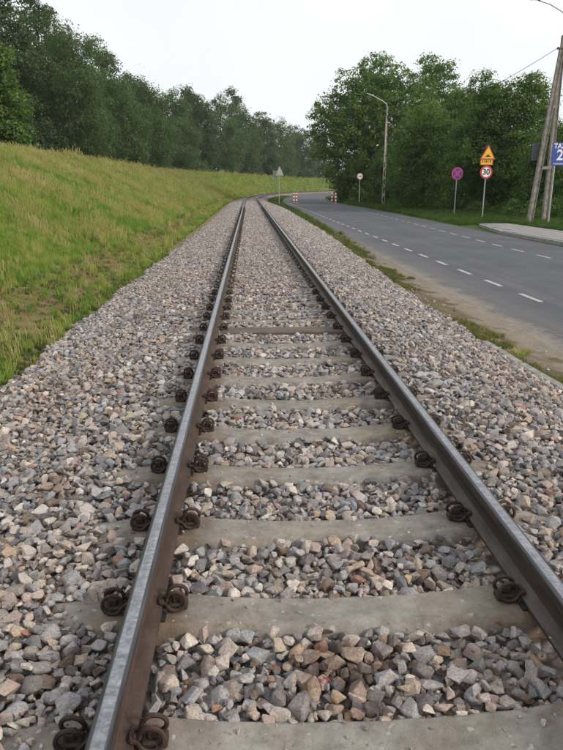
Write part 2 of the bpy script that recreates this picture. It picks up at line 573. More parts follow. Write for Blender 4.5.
# ground sheet
Ys = np.concatenate([np.arange(-60, -2, 6), np.arange(-2, 40, 0.5), np.arange(40, 130, 1.5), np.arange(130, 460, 6), [520, 700, 1000, 1600]])
Os = np.concatenate([[-900, -400, -200, -100], np.arange(-60, -26, 5), np.arange(-26, -2.0, 0.4), np.arange(-2.0, 2.2, 0.5), np.arange(2.2, 4.6, 0.1),
                     [5, 6, 7.5, 9, 10.5, 11.3, 11.6, 12], np.arange(12.5, 30, 1), np.arange(30, 150, 8), [200, 300, 500, 900]])
Yg, Og = np.meshgrid(Ys, Os, indexing='ij')
Yc = np.minimum(Yg, 460)
Xg = Og + shift(Yc)
Zg = ground_z(Og, Yg)
nY, nO = Yg.shape
V = np.stack([Xg.ravel(), Yg.ravel(), Zg.ravel()], 1)
idx = np.arange(nY * nO).reshape(nY, nO)
F = np.stack([idx[:-1, :-1], idx[:-1, 1:], idx[1:, 1:], idx[1:, :-1]], -1).reshape(-1)
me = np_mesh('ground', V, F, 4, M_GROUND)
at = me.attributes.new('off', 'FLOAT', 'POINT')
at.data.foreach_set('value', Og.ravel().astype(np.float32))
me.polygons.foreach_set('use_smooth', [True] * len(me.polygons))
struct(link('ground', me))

# road
Yr = np.concatenate([np.arange(-40, 60, 1.0), np.arange(60, 460, 2.0)])
def road_l(Y): return 4.1 + 0.35 * smooth01(Y, 18, 34) + 0.03 * np.sin(Y * 2.1) + 0.03 * np.sin(Y * 5.3)
def road_r(Y): return 11.35 + 0.02 * (np.minimum(Y, 60) - 25) * (Y > 25)
u = np.linspace(0, 1, 9)
Yg, Ug = np.meshgrid(Yr, u, indexing='ij')
Og = road_l(Yg) * (1 - Ug) + road_r(Yg) * Ug
V = np.stack([(Og + shift(Yg)).ravel(), Yg.ravel(), (0.012 + 0.05 * np.sin(np.pi * Ug)).ravel()], 1)
idx = np.arange(Yg.size).reshape(Yg.shape)
F = np.stack([idx[:-1, :-1], idx[:-1, 1:], idx[1:, 1:], idx[1:, :-1]], -1).reshape(-1)
me = np_mesh('road', V, F, 4, M_ROAD)
at = me.attributes.new('off', 'FLOAT', 'POINT')
at.data.foreach_set('value', Og.ravel().astype(np.float32))
me.polygons.foreach_set('use_smooth', [True] * len(me.polygons))
road = struct(link('road', me))
def road_z(O, Y):
    l, r = road_l(Y), road_r(Y)
    return 0.012 + 0.05 * math.sin(math.pi * (O - l) / (r - l))
def dash(O, Y0, L, W=0.105):
    mb = MB()
    n = 3
    for i in range(n):
        y0, y1 = Y0 + L * i / n, Y0 + L * (i + 1) / n
        x0, x1 = O + float(shift(y0)), O + float(shift(y1))
        h = W / 2
        z = [road_z(O - h, y0) + 0.006, road_z(O + h, y0) + 0.006, road_z(O + h, y1) + 0.006, road_z(O - h, y1) + 0.006]
        mb.add([(x0 - h, y0, z[0]), (x0 + h, y0, z[1]), (x1 + h, y1, z[2]), (x1 - h, y1, z[3])], [(0, 1, 2, 3)])
    return link('lane_dash', mb.mesh('lane_dash', M_PAINT), road)
for i in range(52):
    dash(5.42, 1.75 + 2.0 * i, 1.0)
for i in range(46):
    Y = 13.2 + 2.0 * i
    dash(9.0 + 0.036 * max(0, min(Y, 63) - 22), Y, 1.0)
# ------------------------------------------------------------------ ballast
def sleeper_y(k): return 1.53 + 0.63 * k
def target_z(O, Y):
    """mean stone level over the bed; O measured from the track centre"""
    a = np.abs(O)
    inner = 0.502 + 0.028 * smooth01(Y, 4.5, 9)
    z = np.where(a < 0.62, inner, inner + (0.548 - inner) * smooth01(a, 0.62, 0.95))
    tl = -(toeL(Y) - TC)
    tr = toeR(Y) - TC
    t = np.where(O < 0, tl, tr)
    s = np.clip((a - 1.25) / (t - 1.25), 0, 1.4)
    z = np.where(a > 1.25, 0.548 - 0.25 * s ** 1.25, z)
    return z + 0.012 * lump(O, Y, 2.2, 0.4)

Yb = np.concatenate([np.arange(-6, 40, 0.25), np.arange(40, 80, 1.0), np.arange(80, 440, 2.5)])
us = np.linspace(-1.0, 1.0, 45)
Yg, Ug = np.meshgrid(Yb, us, indexing='ij')
Lg, Rg = toeL(Yg) - TC - 0.06, toeR(Yg) - TC + 0.06
Og = np.where(Ug < 0, -Ug * Lg, Ug * Rg)
Zg = target_z(Og, Yg) - 0.045 + 0.045 * smooth01(Yg, 74, 84)
Zg = np.where(np.abs(np.abs(Og) - GA) < 0.16, np.minimum(Zg, 0.535), Zg)
edge = smooth01(np.abs(Ug), 0.93, 1.0)
Zg = Zg * (1 - edge) + (ground_z(Og + TC, Yg) - 0.03) * edge
V = np.stack([(Og + TC + shift(Yg)).ravel(), Yg.ravel(), Zg.ravel()], 1)
idx = np.arange(Yg.size).reshape(Yg.shape)
F = np.stack([idx[:-1, :-1], idx[:-1, 1:], idx[1:, 1:], idx[1:, :-1]], -1).reshape(-1)
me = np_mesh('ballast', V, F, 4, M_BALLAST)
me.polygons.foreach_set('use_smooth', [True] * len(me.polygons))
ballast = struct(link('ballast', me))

# stone shapes: crushed-rock hulls
def rock_mesh(i, npts, sub=False):
    import bmesh
    bm = bmesh.new()
    r = random.Random(100 + i)
    ex = r.uniform(2.2, 4.5)
    for _ in range(npts):
        d = Vector((r.gauss(0, 1), r.gauss(0, 1), r.gauss(0, 1))).normalized()
        s = (abs(d.x) ** ex + abs(d.y) ** ex + abs(d.z) ** ex) ** (-1 / ex)
        bm.verts.new(d * s * r.uniform(0.84, 1.0) * 0.95)
    res = bmesh.ops.convex_hull(bm, input=bm.verts)
    junk = [g for g in res['geom_interior'] if isinstance(g, bmesh.types.BMVert)]
    bmesh.ops.delete(bm, geom=junk, context='VERTS')
    loose = [v for v in bm.verts if not v.link_faces]
    bmesh.ops.delete(bm, geom=loose, context='VERTS')
    if sub:
        bmesh.ops.bevel(bm, geom=bm.edges[:], offset=0.10, offset_type='OFFSET', segments=1, affect='EDGES', clamp_overlap=True)
        bmesh.ops.triangulate(bm, faces=[f for f in bm.faces if len(f.verts) > 4])
    me = bpy.data.meshes.new('stone')
    bm.to_mesh(me)
    bm.free()
    me.materials.append(M_STONE)
    return me
rc = bpy.data.collections.new('rock_shapes')
NV = 26
ROCKS = []
for i in range(NV):
    me = rock_mesh(i, 9 + i % 8, True)
    ROCKS.append(me)
    rc.objects.link(bpy.data.objects.new('rock_%02d' % i, me))

def scatter(name, P, ROT, SCL, IDX, coll, matnote=None):
    me = bpy.data.meshes.new(name)
    n = len(P)
    me.vertices.add(n)
    me.vertices.foreach_set('co', np.ascontiguousarray(P, np.float32).ravel())
    for nm, arr in (('irot', ROT), ('iscl', SCL)):
        a = me.attributes.new(nm, 'FLOAT_VECTOR', 'POINT')
        a.data.foreach_set('vector', np.ascontiguousarray(arr, np.float32).ravel())
    a = me.attributes.new('iidx', 'INT', 'POINT')
    a.data.foreach_set('value', np.ascontiguousarray(IDX, np.int32))
    o = link(name, me)
    g = bpy.data.node_groups.new(name + ' scatter', 'GeometryNodeTree')
    g.interface.new_socket('Geometry', in_out='INPUT', socket_type='NodeSocketGeometry')
    g.interface.new_socket('Geometry', in_out='OUTPUT', socket_type='NodeSocketGeometry')
    N = g.nodes.new
    gi, go = N('NodeGroupInput'), N('NodeGroupOutput')
    ip, ci = N('GeometryNodeInstanceOnPoints'), N('GeometryNodeCollectionInfo')
    ci.inputs['Collection'].default_value = coll
    ci.inputs['Separate Children'].default_value = True
    ci.inputs['Reset Children'].default_value = True
    def attr(nm, ty):
        x = N('GeometryNodeInputNamedAttribute')
        x.data_type = ty
        x.inputs['Name'].default_value = nm
        return x.outputs[0]
    L = g.links.new
    L(gi.outputs[0], ip.inputs['Points'])
    L(ci.outputs[0], ip.inputs['Instance'])
    ip.inputs['Pick Instance'].default_value = True
    L(attr('iidx', 'INT'), ip.inputs['Instance Index'])
    e2r = N('FunctionNodeEulerToRotation')
    L(attr('irot', 'FLOAT_VECTOR'), e2r.inputs[0])
    L(e2r.outputs[0], ip.inputs['Rotation'])
    L(attr('iscl', 'FLOAT_VECTOR'), ip.inputs['Scale'])
    L(ip.outputs[0], go.inputs[0])
    md = o.modifiers.new('scatter', 'NODES')
    md.node_group = g
    return o

# deposition of the near stones onto a height field
CS = 0.01
Y0, Y1, X0, X1 = 0.85, 11.0, -2.75, 3.2
ny, nx = int((Y1 - Y0) / CS), int((X1 - X0) / CS)
yy = Y0 + (np.arange(ny) + 0.5) * CS
xx = X0 + (np.arange(nx) + 0.5) * CS
YY, XX = np.meshgrid(yy, xx, indexing='ij')
T = target_z(XX - TC, YY).astype(np.float32)
inside = (XX > toeL(YY) - 0.02) & (XX < toeR(YY) + 0.02)
H = T - 0.055
# sleeper profile along the track centre offset
SO = [-1.25, -1.18, -0.98, -0.90, -0.62, -0.50, -0.25, 0.0, 0.25, 0.50, 0.62, 0.90, 0.98, 1.18, 1.25]
SZ = [0.505, 0.520, 0.545, 0.552, 0.552, 0.536, 0.520, 0.517, 0.520, 0.536, 0.552, 0.552, 0.545, 0.520, 0.505]
SWD = [0.180, 0.185, 0.195, 0.21, 0.21, 0.20, 0.19, 0.188, 0.19, 0.20, 0.21, 0.21, 0.195, 0.185, 0.180]
keep = np.ones_like(T)            # chance that a stone centre may land here
for kk in range(0, 16):
    ys = sleeper_y(kk)
    so_, hw = XX - TC, np.interp(XX - TC, SO, SWD) / 2
    m = (np.abs(so_) < 1.25) & (np.abs(YY - ys) < hw - 0.004)
    H = np.where(m, np.maximum(H, np.interp(so_, SO, SZ)), H)
    fade = 0.022 + 0.12 * float(smooth01(ys, 3.5, 9)) + (0.25 * float(smooth01(ys, 7.5, 11)))
    m2 = (np.abs(so_) < 1.25) & (np.abs(YY - ys) < hw + 0.002)
    if kk == 9:
        fade = 0.02
        m2 = (np.abs(so_) < 1.3) & (np.abs(YY - ys) < 0.135)
    end = smooth01(np.abs(so_), 0.93, 1.10)
    keep = np.where(m2, np.maximum(fade, end), keep)
    # keep the clips clear
    for sgn in (-1, 1):
        for side in (-1, 1):
            cx = TC + sgn * GA + side * 0.12
            keep = np.where((np.abs(XX - cx) < 0.055) & (np.abs(YY - ys) < 0.07), 0.04, keep)
for sgn in (-1, 1):
    a = np.abs(XX - TC - sgn * GA)
    H = np.where(a < 0.072, np.maximum(H, 0.575), H)
    keep = np.where(a < 0.045, 0.0, np.where(a < 0.080, 0.07, keep))
T = T.astype(np.float32); H = H.astype(np.float32)
stones = []       # x y z ax ay az rot
rr = np.random.default_rng(5)
N_MAX = 60000
cand_i = np.flatnonzero((inside & (keep > 0)).ravel())
flatkeep = keep.ravel()
full = 0
n_done = 0
B = 560000
ci_ = rr.choice(cand_i, B)
ku = rr.random(B)
ci_ = ci_[ku < flatkeep[ci_]]
ptr = 0
Hf, Tf = H.ravel(), T.ravel()
while n_done < N_MAX and ptr + 8 < len(ci_):
    c8 = ci_[ptr:ptr + 8]
    ptr += 8
    d = Hf[c8] - Tf[c8]
    j = int(np.argmin(d))
    if d[j] > 0.003:
        full += 1
        if full > 900:
            break
        continue
    q = c8[j]
    iy, ix = divmod(int(q), nx)
    a = 0.0232 * math.exp(rr.normal(0, 0.36))
    if rr.random() < 0.10:
        a *= 1.35
    a = min(a, 0.048)
    b = a * rr.uniform(0.66, 0.95)
    c = a * rr.uniform(0.40, 0.80)
    rw = max(1, int(round(b * 0.95 / CS)))
    y0, y1, x0, x1 = max(iy - rw, 0), min(iy + rw + 1, ny), max(ix - rw, 0), min(ix + rw + 1, nx)
    patch = H[y0:y1, x0:x1]
    sup = float(np.percentile(patch, 58)) if rw > 1 else float(patch.mean())
    z = sup + c * 0.62
    if z + c > Tf[q] + 0.034:
        z = min(z, Tf[q] + 0.034 - c)
    gy = (np.arange(y0, y1) - iy)[:, None] * CS
    gx = (np.arange(x0, x1) - ix)[None, :] * CS
    rad2 = (gx * gx + gy * gy) / (a * b)
    top = z + c * 0.92 * np.sqrt(np.clip(1 - rad2, 0, 1))
    H[y0:y1, x0:x1] = np.where(rad2 < 1, np.maximum(patch, top), patch)
    stones.append((xx[ix] + rr.uniform(-.005, .005), yy[iy] + rr.uniform(-.005, .005), z, a, b, c))
    n_done += 1
print('deposited', n_done, 'ptr', ptr, 'of', len(ci_), 'mean gap', float((H - T)[inside].mean()))
S = np.array(stones)
n = len(S)
tilt = rr.normal(0, 0.33, (n, 2))
ROT = np.stack([tilt[:, 0], tilt[:, 1], rr.uniform(0, 2 * np.pi, n)], 1)
SCL = S[:, 3:6] * 1.07
IDX = rr.integers(0, NV, n)
# the 300 that show largest become parts of the ballast
cw, sw = math.cos(R(2.8)), math.sin(R(2.8))
cp, sp = math.cos(R(16.13)), math.sin(R(16.13))
xc = S[:, 0] * cw - S[:, 1] * sw
yf = S[:, 0] * sw + S[:, 1] * cw
zz = S[:, 2] - 2.10
zc = yf * cp - zz * sp
yc = yf * sp + zz * cp
px, py = 281.5 + 650 * xc / zc, 375 - 650 * yc / zc
ii = np.clip(((S[:, 1] - Y0) / CS).astype(int), 0, ny - 1), np.clip(((S[:, 0] - X0) / CS).astype(int), 0, nx - 1)
visible = (H[ii] < S[:, 2] + S[:, 5] * 1.05 + 0.003) & (px > 6) & (px < 557) & (py > 0) & (py < 744) & (zc > 0.3)
size = np.where(visible, S[:, 3] * S[:, 4] / zc ** 2, 0)
order = np.argsort(-size)[:300]
picked = np.zeros(n, bool)
picked[order] = True
for i in order:
    o = link('stone', ROCKS[IDX[i]], ballast, S[i, :3], ROT[i])
    o.scale = SCL[i]
# the one with red paint on it, between the two nearest sleepers
bi = min(order[:150], key=lambda i: (px[i] - 333) ** 2 + (py[i] - 700) ** 2)
for o in ballast.children:
    if (o.location - Vector(S[bi, :3])).length < 1e-4:
        o.location.z += 0.008
        o.material_slots[0].link = 'OBJECT'
        o.material_slots[0].material = M_REDSTONE
        o['label'] = 'stone with worn red paint between the two nearest sleepers'
rest = ~picked
mch = 15000
cy = Y0 + (Y1 - Y0) * 0.62 * rr.random(mch) ** 1.3
cx = rr.uniform(-2.4, 2.85, mch)
ci2 = np.clip(((cy - Y0) / CS).astype(int), 0, ny - 1), np.clip(((cx - X0) / CS).astype(int), 0, nx - 1)
low = H[ci2] - T[ci2]
okc = ((low < 0.004) | ((keep[ci2] < .6) & (rr.random(mch) < .30))) & (cx > toeL(cy)) & (cx < toeR(cy)) & (np.minimum(np.abs(cx - TC - GA), np.abs(cx - TC + GA)) > 0.05)
okc &= (rr.random(mch) < np.where(keep[ci2] < .6, .35, 1))
cx, cy = cx[okc], cy[okc]
hz = H[ci2][okc]
mc = len(cx)
ca = 0.0085 * np.exp(rr.normal(0, .35, mc))
PP, RR_, SS, II = [S[rest, :3]], [ROT[rest]], [SCL[rest]], [IDX[rest]]
PP.append(np.stack([cx, cy, hz + ca * .3], 1))
RR_.append(rr.uniform(0, 6.28, (mc, 3)))
SS.append(np.stack([ca, ca * .8, ca * .6], 1))
II.append(rr.integers(0, NV, mc))
# farther stones: jittered scatter over the bed
def far_stones(ya, yb, dens, a0):
    m = int((yb - ya) * 6.0 * dens)
    Y = rr.uniform(ya, yb, m)
    X = rr.uniform(-2.5, 3.5, m)
    ok = (X > toeL(Y) - 0.03) & (X < toeR(Y) + 0.05)
    O = X - TC
    ok &= np.minimum(np.abs(O - GA), np.abs(O + GA)) > 0.085
    kf = np.round((Y - 1.53) / 0.63)
    ds = np.abs(Y - sleeper_y(kf))
    ok &= ~((ds < 0.10) & (np.abs(O) < 1.0) & (rr.random(m) > 0.30 + 0.62 * smooth01(Y, 13, 24)))
    Y, X, O = Y[ok], X[ok], O[ok]
    m = len(Y)
    a = a0 * np.exp(rr.normal(0, 0.25, m))
    P = np.stack([X, Y, target_z(O, Y) + rr.uniform(-0.032, 0.004, m)], 1)
    PP.append(P)
    RR_.append(np.stack([rr.normal(0, .35, m), rr.normal(0, .35, m), rr.uniform(0, 6.28, m)], 1))
    SS.append(np.stack([a, a * rr.uniform(.65, .95, m), a * rr.uniform(.5, .8, m)], 1))
    II.append(rr.integers(0, NV, m))
far_stones(10.95, 24, 900, 0.0265)
far_stones(24, 46, 560, 0.031)
far_stones(46, 78, 230, 0.042)
# strays on the verge and on the grass side
m = 900
Y = rr.uniform(2, 30, m)
side = rr.random(m) < 0.4
e = np.abs(rr.normal(0, 0.22, m))
X = np.where(side, toeL(Y) - e, toeR(Y) + 0.05 + e * 1.6)
a = 0.02 * np.exp(rr.normal(0, 0.3, m))
PP.append(np.stack([X, Y, ground_z(X, Y) + 0.008], 1))
RR_.append(np.stack([rr.normal(0, .3, m), rr.normal(0, .3, m), rr.uniform(0, 6.28, m)], 1))
SS.append(np.stack([a, a * .8, a * .6], 1))
II.append(rr.integers(0, NV, m))
o = scatter('ballast_stones', np.concatenate(PP), np.concatenate(RR_), np.concatenate(SS), np.concatenate(II), rc)
stuff(o)
o['label'] = 'crushed grey and tan ballast stones filling the track bed'
print('instances', sum(len(p) for p in PP))

# ------------------------------------------------------------------ sleepers with clips
def sleeper_mesh(seed):
    mb = MB()
    r = random.Random(seed)
    st = np.interp(np.linspace(-1.25, 1.25, 41), SO, SO)
    vs, rows = [], []
    for x in st:
        z, w = np.interp(x, SO, SZ), np.interp(x, SO, SWD) / 2
        j = lambda s: r.uniform(-s, s)
        row = [(-w - 0.045, z - 0.17), (-w - 0.012, z - 0.025), (-w, z - 0.008), (-w + 0.012, z), (-w * .33, z + 0.001), (w * .33, z + 0.001),
               (w - 0.012, z), (w, z - 0.008), (w + 0.012, z - 0.025), (w + 0.045, z - 0.17)]
        for (a, b) in row:
            vs.append((x, a + j(.0018), b + j(.0012)))
    nn = 10
    fs = []
    for i in range(len(st) - 1):
        for q in range(nn - 1):
            fs.append((i * nn + q, (i + 1) * nn + q, (i + 1) * nn + q + 1, i * nn + q + 1))
    fs.append(tuple(range(nn)))
    fs.append(tuple(reversed(range((len(st) - 1) * nn, len(st) * nn))))
    mb.add(vs, fs)
    me = mb.mesh('concrete_sleeper', M_SLEEP, True)
    me.set_sharp_from_angle(angle=R(24))
    return me
def wood_mesh():
    mb = MB()
    r = random.Random(3)
    xs = np.linspace(-1.3, 1.3, 30)
    vs, fs = [], []
    for x in xs:
        for (a, b) in ((-.13, .36), (-.13, .545), (-.120, .555), (-.04, .556), (.04, .553), (.120, .555), (.13, .545), (.13, .36)):
            vs.append((x, a + r.uniform(-.004, .004), b + r.uniform(-.003, .003)))
    for i in range(29):
        for q in range(7):
            fs.append((i * 8 + q, (i + 1) * 8 + q, (i + 1) * 8 + q + 1, i * 8 + q + 1))
    fs += [tuple(range(8)), tuple(reversed(range(29 * 8, 30 * 8)))]
    mb.add(vs, fs)
    return mb.mesh('wooden_sleeper', M_WOOD)
def clip_mesh(name, mat, hi=True, seed=0):
    """spring clip: two rod loops side by side, joined at the toe that presses on the rail foot. +x away from the rail, z=0 on the sleeper"""
    mb = MB()
    r = random.Random(seed)
    ns, n = (22, 7) if hi else (9, 4)
    Rr, rod = 0.0345, 0.0075
    cx, cz = 0.028, 0.044
    pts = []
    y0 = 0.030
    turn = 2 * math.pi * 0.93
    for lp in (-1, 1):
        seq = []
        for i in range(ns + 1):
            a = R(205) + turn * i / ns
            seq.append((cx + Rr * math.cos(a) * 1.04, lp * (y0 + 0.009 * math.sin(a * 0.5)), cz + Rr * math.sin(a)))
        toe = [(-0.014, lp * (y0 - 0.004), 0.034), (-0.034, lp * 0.024, 0.039)]
        pts.append(toe[::-1] + seq)
    mb.tube(pts[0], rod, n)
    mb.tube(pts[1], rod, n)
    mb.tube([(-0.034, -0.026, 0.039), (-0.038, 0, 0.040), (-0.034, 0.026, 0.039)], rod, n)
    if hi:
        mb.tube([(cx + .012, -y0 - .004, cz - Rr + .004), (cx + .016, 0, cz - Rr + .012), (cx + .012, y0 + .004, cz - Rr + .004)], rod * .95, n)
    return mb.mesh(name, mat, True)
def anchor_mesh(mat):
    mb = MB()
    mb.box((0.030, 0, 0.014), (0.075, 0.052, 0.030), bev=0.006)
    mb.box((0.028, 0, 0.042), (0.040, 0.030, 0.034), bev=0.008)
    mb.box((-0.016, 0, 0.012), (0.020, 0.090, 0.022), bev=0.004)
    return mb.mesh('clip_anchor', mat)
CL = [clip_mesh('spring_clip', M_CLIP, True), clip_mesh('spring_clip', M_CLIPR, True)]
CLL = [clip_mesh('spring_clip', M_CLIP, False), clip_mesh('spring_clip', M_CLIPR, False)]
AN = anchor_mesh(M_CLIP)
PADM = MB(); PADM.box((0, 0, 0), (0.155, 0.17, 0.008)); PAD = PADM.mesh('rail_pad', M_BLACK)
SM = [sleeper_mesh(s) for s in range(4)]
WM = wood_mesh()
ORD = ['nearest', 'second', 'third', 'fourth', 'fifth', 'sixth', 'seventh', 'eighth', 'ninth']
after = ['first', 'second', 'third', 'fourth', 'fifth', 'sixth', 'seventh', 'eighth', 'ninth', 'tenth']
NS = 80
for kk in range(NS):
    wood = kk in (9, 59)
    ys = sleeper_y(kk)
    zz_ = 0.0 if kk < 12 else -0.006
    o = link('wooden_sleeper' if wood else 'concrete_sleeper', WM if wood else SM[kk % 4], None, (TC, ys, zz_), (0, 0, random.uniform(-.004, .004)))
    if kk == 0:
        tag(o, 'concrete sleeper cut off by the bottom edge of the photo', 'sleeper', 'railway sleepers under the track')
    elif kk < 9:
        tag(o, '%s whole concrete sleeper from the bottom of the photo' % ('nearest' if kk == 1 else ORD[kk - 1]), 'sleeper', 'railway sleepers under the track')
    elif kk == 9:
        tag(o, 'nearer brown wooden sleeper lying flat among the concrete ones', 'sleeper', 'railway sleepers under the track')
    elif kk < 18:
        tag(o, '%s concrete sleeper beyond the nearer brown wooden sleeper, partly buried' % after[kk - 10], 'sleeper', 'railway sleepers under the track')
    elif kk == 59:
        tag(o, 'far wooden sleeper, thin dark line across the distant track', 'sleeper', 'railway sleepers under the track')
    else:
        tag(o, 'distant concrete sleeper buried in ballast with only its clips showing', 'sleeper', 'railway sleepers under the track')
    for sgn in (-1, 1):
        near = kk < 14
        if near:
            link('rail_pad', PAD, o, (sgn * GA, 0, 0.5555))
        for side in (-1, 1):
            outer = (side == sgn)
            rusty = 1 if (sgn == -1 and side == 1 and random.random() < .6) or (sgn == 1 and side == 1) or random.random() < .15 else 0
            me = (CL if near else CLL)[rusty]
            zb = 0.552 if not wood else 0.545
            c = link('spring_clip', me, o, (sgn * GA + side * (0.088 if not outer else 0.094), random.uniform(-.006, .006), zb),
                     (random.uniform(-.06, .06), random.uniform(-.08, .08), 0 if side == 1 else math.pi))
            if near:
                link('clip_anchor', AN, c)

# ------------------------------------------------------------------ rails (vignole section 0.149 high)
ZT = 0.72
prof = [(-0.0345, -0.022), (-0.0335, -0.009), (-0.029, -0.0035), (-0.019, -0.0008), (0, 0), (0.019, -0.0008), (0.029, -0.0035), (0.0335, -0.009), (0.0345, -0.022),
        (0.0335, -0.040), (0.012, -0.051), (0.0075, -0.062), (0.0072, -0.115), (0.013, -0.126), (0.058, -0.141), (0.0625, -0.143), (0.0625, -0.156),
        (-0.0625, -0.156), (-0.0625, -0.143), (-0.058, -0.141), (-0.013, -0.126), (-0.0072, -0.115), (-0.0075, -0.062), (-0.012, -0.051), (-0.0335, -0.040)]
def rail(sgn, label, sidemat):
    Yp = np.concatenate([np.arange(-4, 78, 2.0), np.arange(78, 430, 2.5)])
    mb = MB()
    n = len(prof)
    vs, fs, mi = [], [], []
    for y in Yp:
        dx = float((shift(y + 1) - shift(y - 1)) / 2)
        nrm = Vector((1, -dx)).normalized()
        cant = 0.0006 * min(max(y - 78, 0), 100)
        for (a, b) in prof:
            O = sgn * GA + a
            vs.append((TC + float(shift(y)) + O * nrm.x, y + O * nrm.y, ZT + b - sgn * 0.5 * cant + 0.5 * cant))
    for i in range(len(Yp) - 1):
        for q in range(n):
            fs.append((i * n + q, i * n + (q + 1) % n, (i + 1) * n + (q + 1) % n, (i + 1) * n + q))
            mi.append(0 if q in (3, 4) else 3 if q in (1, 2, 5, 6) else (2 if q in (13, 14, 18, 19) else 1))
    fs.append(tuple(reversed(range(n)))); mi.append(1)
    mb.add(vs, fs)
    mb.mi = mi
    o = link('rail', mb.mesh('rail', [M_HEAD, sidemat, sidemat if sgn < 0 else M_FOOT, M_HEDGE], True))
    tag(o, label, 'rail', 'running rails of the track')
    return o
rail(-1, 'left steel rail of the track with brown rusty inner side', M_RUST)
M_RUST_SHADE = rust('shaded rail rust', (0.024, 0.018, 0.015), (0.042, 0.030, 0.025), (0.078, 0.055, 0.045))  # darker copy of the rail rust, shade on the inner side painted in
rail(1, 'right steel rail of the track, nearer the road, with dark inner side', M_RUST_SHADE)

# ------------------------------------------------------------------ concrete edging at the ballast toe
et = link('concrete_edging', None, None, (2.42, 6.6, 0.25))
tag(et, 'row of pale concrete edging kerbs half buried between ballast and dirt verge', 'edging')
for i, (xa, ya, xb, yb) in enumerate(((2.84, 7.55, 2.87, 6.58), (2.88, 6.54, 2.92, 5.56), (2.93, 5.53, 2.95, 4.54), (2.95, 4.51, 2.97, 3.52))):
    mb = MB()
    dx, dy = xb - xa, yb - ya
    mb.box((0, 0, 0), (0.085, math.hypot(dx, dy), 0.26), bev=0.008)
    link('kerb_stone', mb.mesh('kerb_stone', M_OLDC), et, ((xa + xb) / 2 - 2.42, (ya + yb) / 2 - 6.6, -0.068 - 0.008 * i + 0.006 * (i % 2)), (0.004 * i, R(4), math.atan2(dx, -dy) * -1 if 0 else -math.atan2(dx, dy)))

# ------------------------------------------------------------------ pavement on the right
pv = link('pavement', None)
struct(pv)
mb = MB()
mb.add([(11.72, 6, 0.03), (14.6, 6, 0.03), (14.6, 36.8, 0.03), (12.9, 36.8, 0.03), (11.72, 30, 0.03),
        (11.72, 6, 0.13), (14.6, 6, 0.13), (14.6, 36.8, 0.13), (12.9, 36.8, 0.13), (11.72, 30, 0.13)],
       [(5, 6, 7, 8, 9), (0, 1, 6, 5), (1, 2, 7, 6), (2, 3, 8, 7), (3, 4, 9, 8), (4, 0, 5, 9)])
link('paving_bed', mb.mesh('paving_bed', M_PAVE), pv)
SL = [MB() for _ in range(3)]
for i, s in enumerate(SL):
    s.box((0, 0, 0), (0.47, 0.47, 0.03), bev=0.008)
slm = [s.mesh('paving_slab', M_PAVE) for s in SL]
cnt = 0
for iy in range(38):
    y = 17.8 + 0.5 * iy
    for ix in range(5):
        x = 12.1 + 0.52 * ix
        if y > 30 and x - 0.26 < 11.75 + (y - 30) * 0.175:
            continue
        o = link('paving_slab', slm[0], pv, (x, y, 0.138 + random.uniform(-.003, .003)), (random.uniform(-.005, .005), random.uniform(-.005, .005), 0))
        cnt += 1
mb = MB(); mb.box((0, 0, 0), (0.13, 0.98, 0.22), bev=0.012); kb = mb.mesh('kerb_stone', M_CONC)
y = 6.5
while y < 36.5:
    x = 11.64 if y < 30 else 11.64 + (y - 30) * 0.176
    x = max(x, float(road_r(np.array(y))) + 0.07)
    link('kerb_stone', kb, pv, (x, y, 0.045), (0, 0, 0 if y < 30 else -math.atan(0.176)))
    y += 1.0

# ------------------------------------------------------------------ signs and posts
def gz(x, y): return float(ground_z(x - float(shift(y)), y))
def disc(r, t, n=28):
    mb = MB()
    vs = [(r * math.cos(2 * math.pi * i / n), s * t / 2, r * math.sin(2 * math.pi * i / n)) for s in (-1, 1) for i in range(n)]
    fs = [tuple(range(n)), tuple(reversed(range(n, 2 * n)))] + [(i, n + i, n + (i + 1) % n, (i + 1) % n) for i in range(n)]
    mb.add(vs, fs)
    return mb
def ring(r0, r1, t, n=32):
    mb = MB()
    vs = []
    for s in (-1, 1):
        for r in (r0, r1):
            vs += [(r * math.cos(2 * math.pi * i / n), s * t / 2, r * math.sin(2 * math.pi * i / n)) for i in range(n)]
    fs = []
    for i in range(n):
        j = (i + 1) % n
        fs += [(i, j, n + j, n + i), (2 * n + i, 3 * n + i, 3 * n + j, 2 * n + j), (n + i, n + j, 3 * n + j, 3 * n + i), (i, 2 * n + i, 2 * n + j, j)]
    mb.add(vs, fs)
    return mb
def poly(pts, t):
    n = len(pts)
    mb = MB()
    vs = [(x, s * t / 2, z) for s in (-1, 1) for (x, z) in pts]
    fs = [tuple(range(n)), tuple(reversed(range(n, 2 * n)))] + [(i, n + i, n + (i + 1) % n, (i + 1) % n) for i in range(n)]
    mb.add(vs, fs)
    return mb
def text_part(body, size, mat, parent, loc, name='lettering', bold=0.0, rot=(R(90), 0, 0)):
    cu = bpy.data.curves.new('txt', 'FONT')
    cu.body = body
    cu.size = size
    cu.align_x = 'CENTER'
    cu.align_y = 'CENTER'
    cu.extrude = 0.002
    cu.offset = bold
    tmp = bpy.data.objects.new('txt', cu)
    COL.objects.link(tmp)
    bpy.context.view_layer.update()
    me = bpy.data.meshes.new_from_object(tmp.evaluated_get(bpy.context.evaluated_depsgraph_get()))
    bpy.data.objects.remove(tmp)
    me.materials.clear()
    me.materials.append(mat)
    return link(name, me, parent, loc, rot)
def post(parent, h, r=0.035, mat=None, lean=0.0):
    mb = MB()
    mb.tube([(0, 0, -0.3), (lean * .5, 0, h * .5), (lean, 0, h)], r, 10)
    mb.tube([(lean, 0, h), (lean, 0, h + 0.012)], [r * 1.08, r * .8], 10)
    return link('post', mb.mesh('post', mat or M_GALV, True), parent)

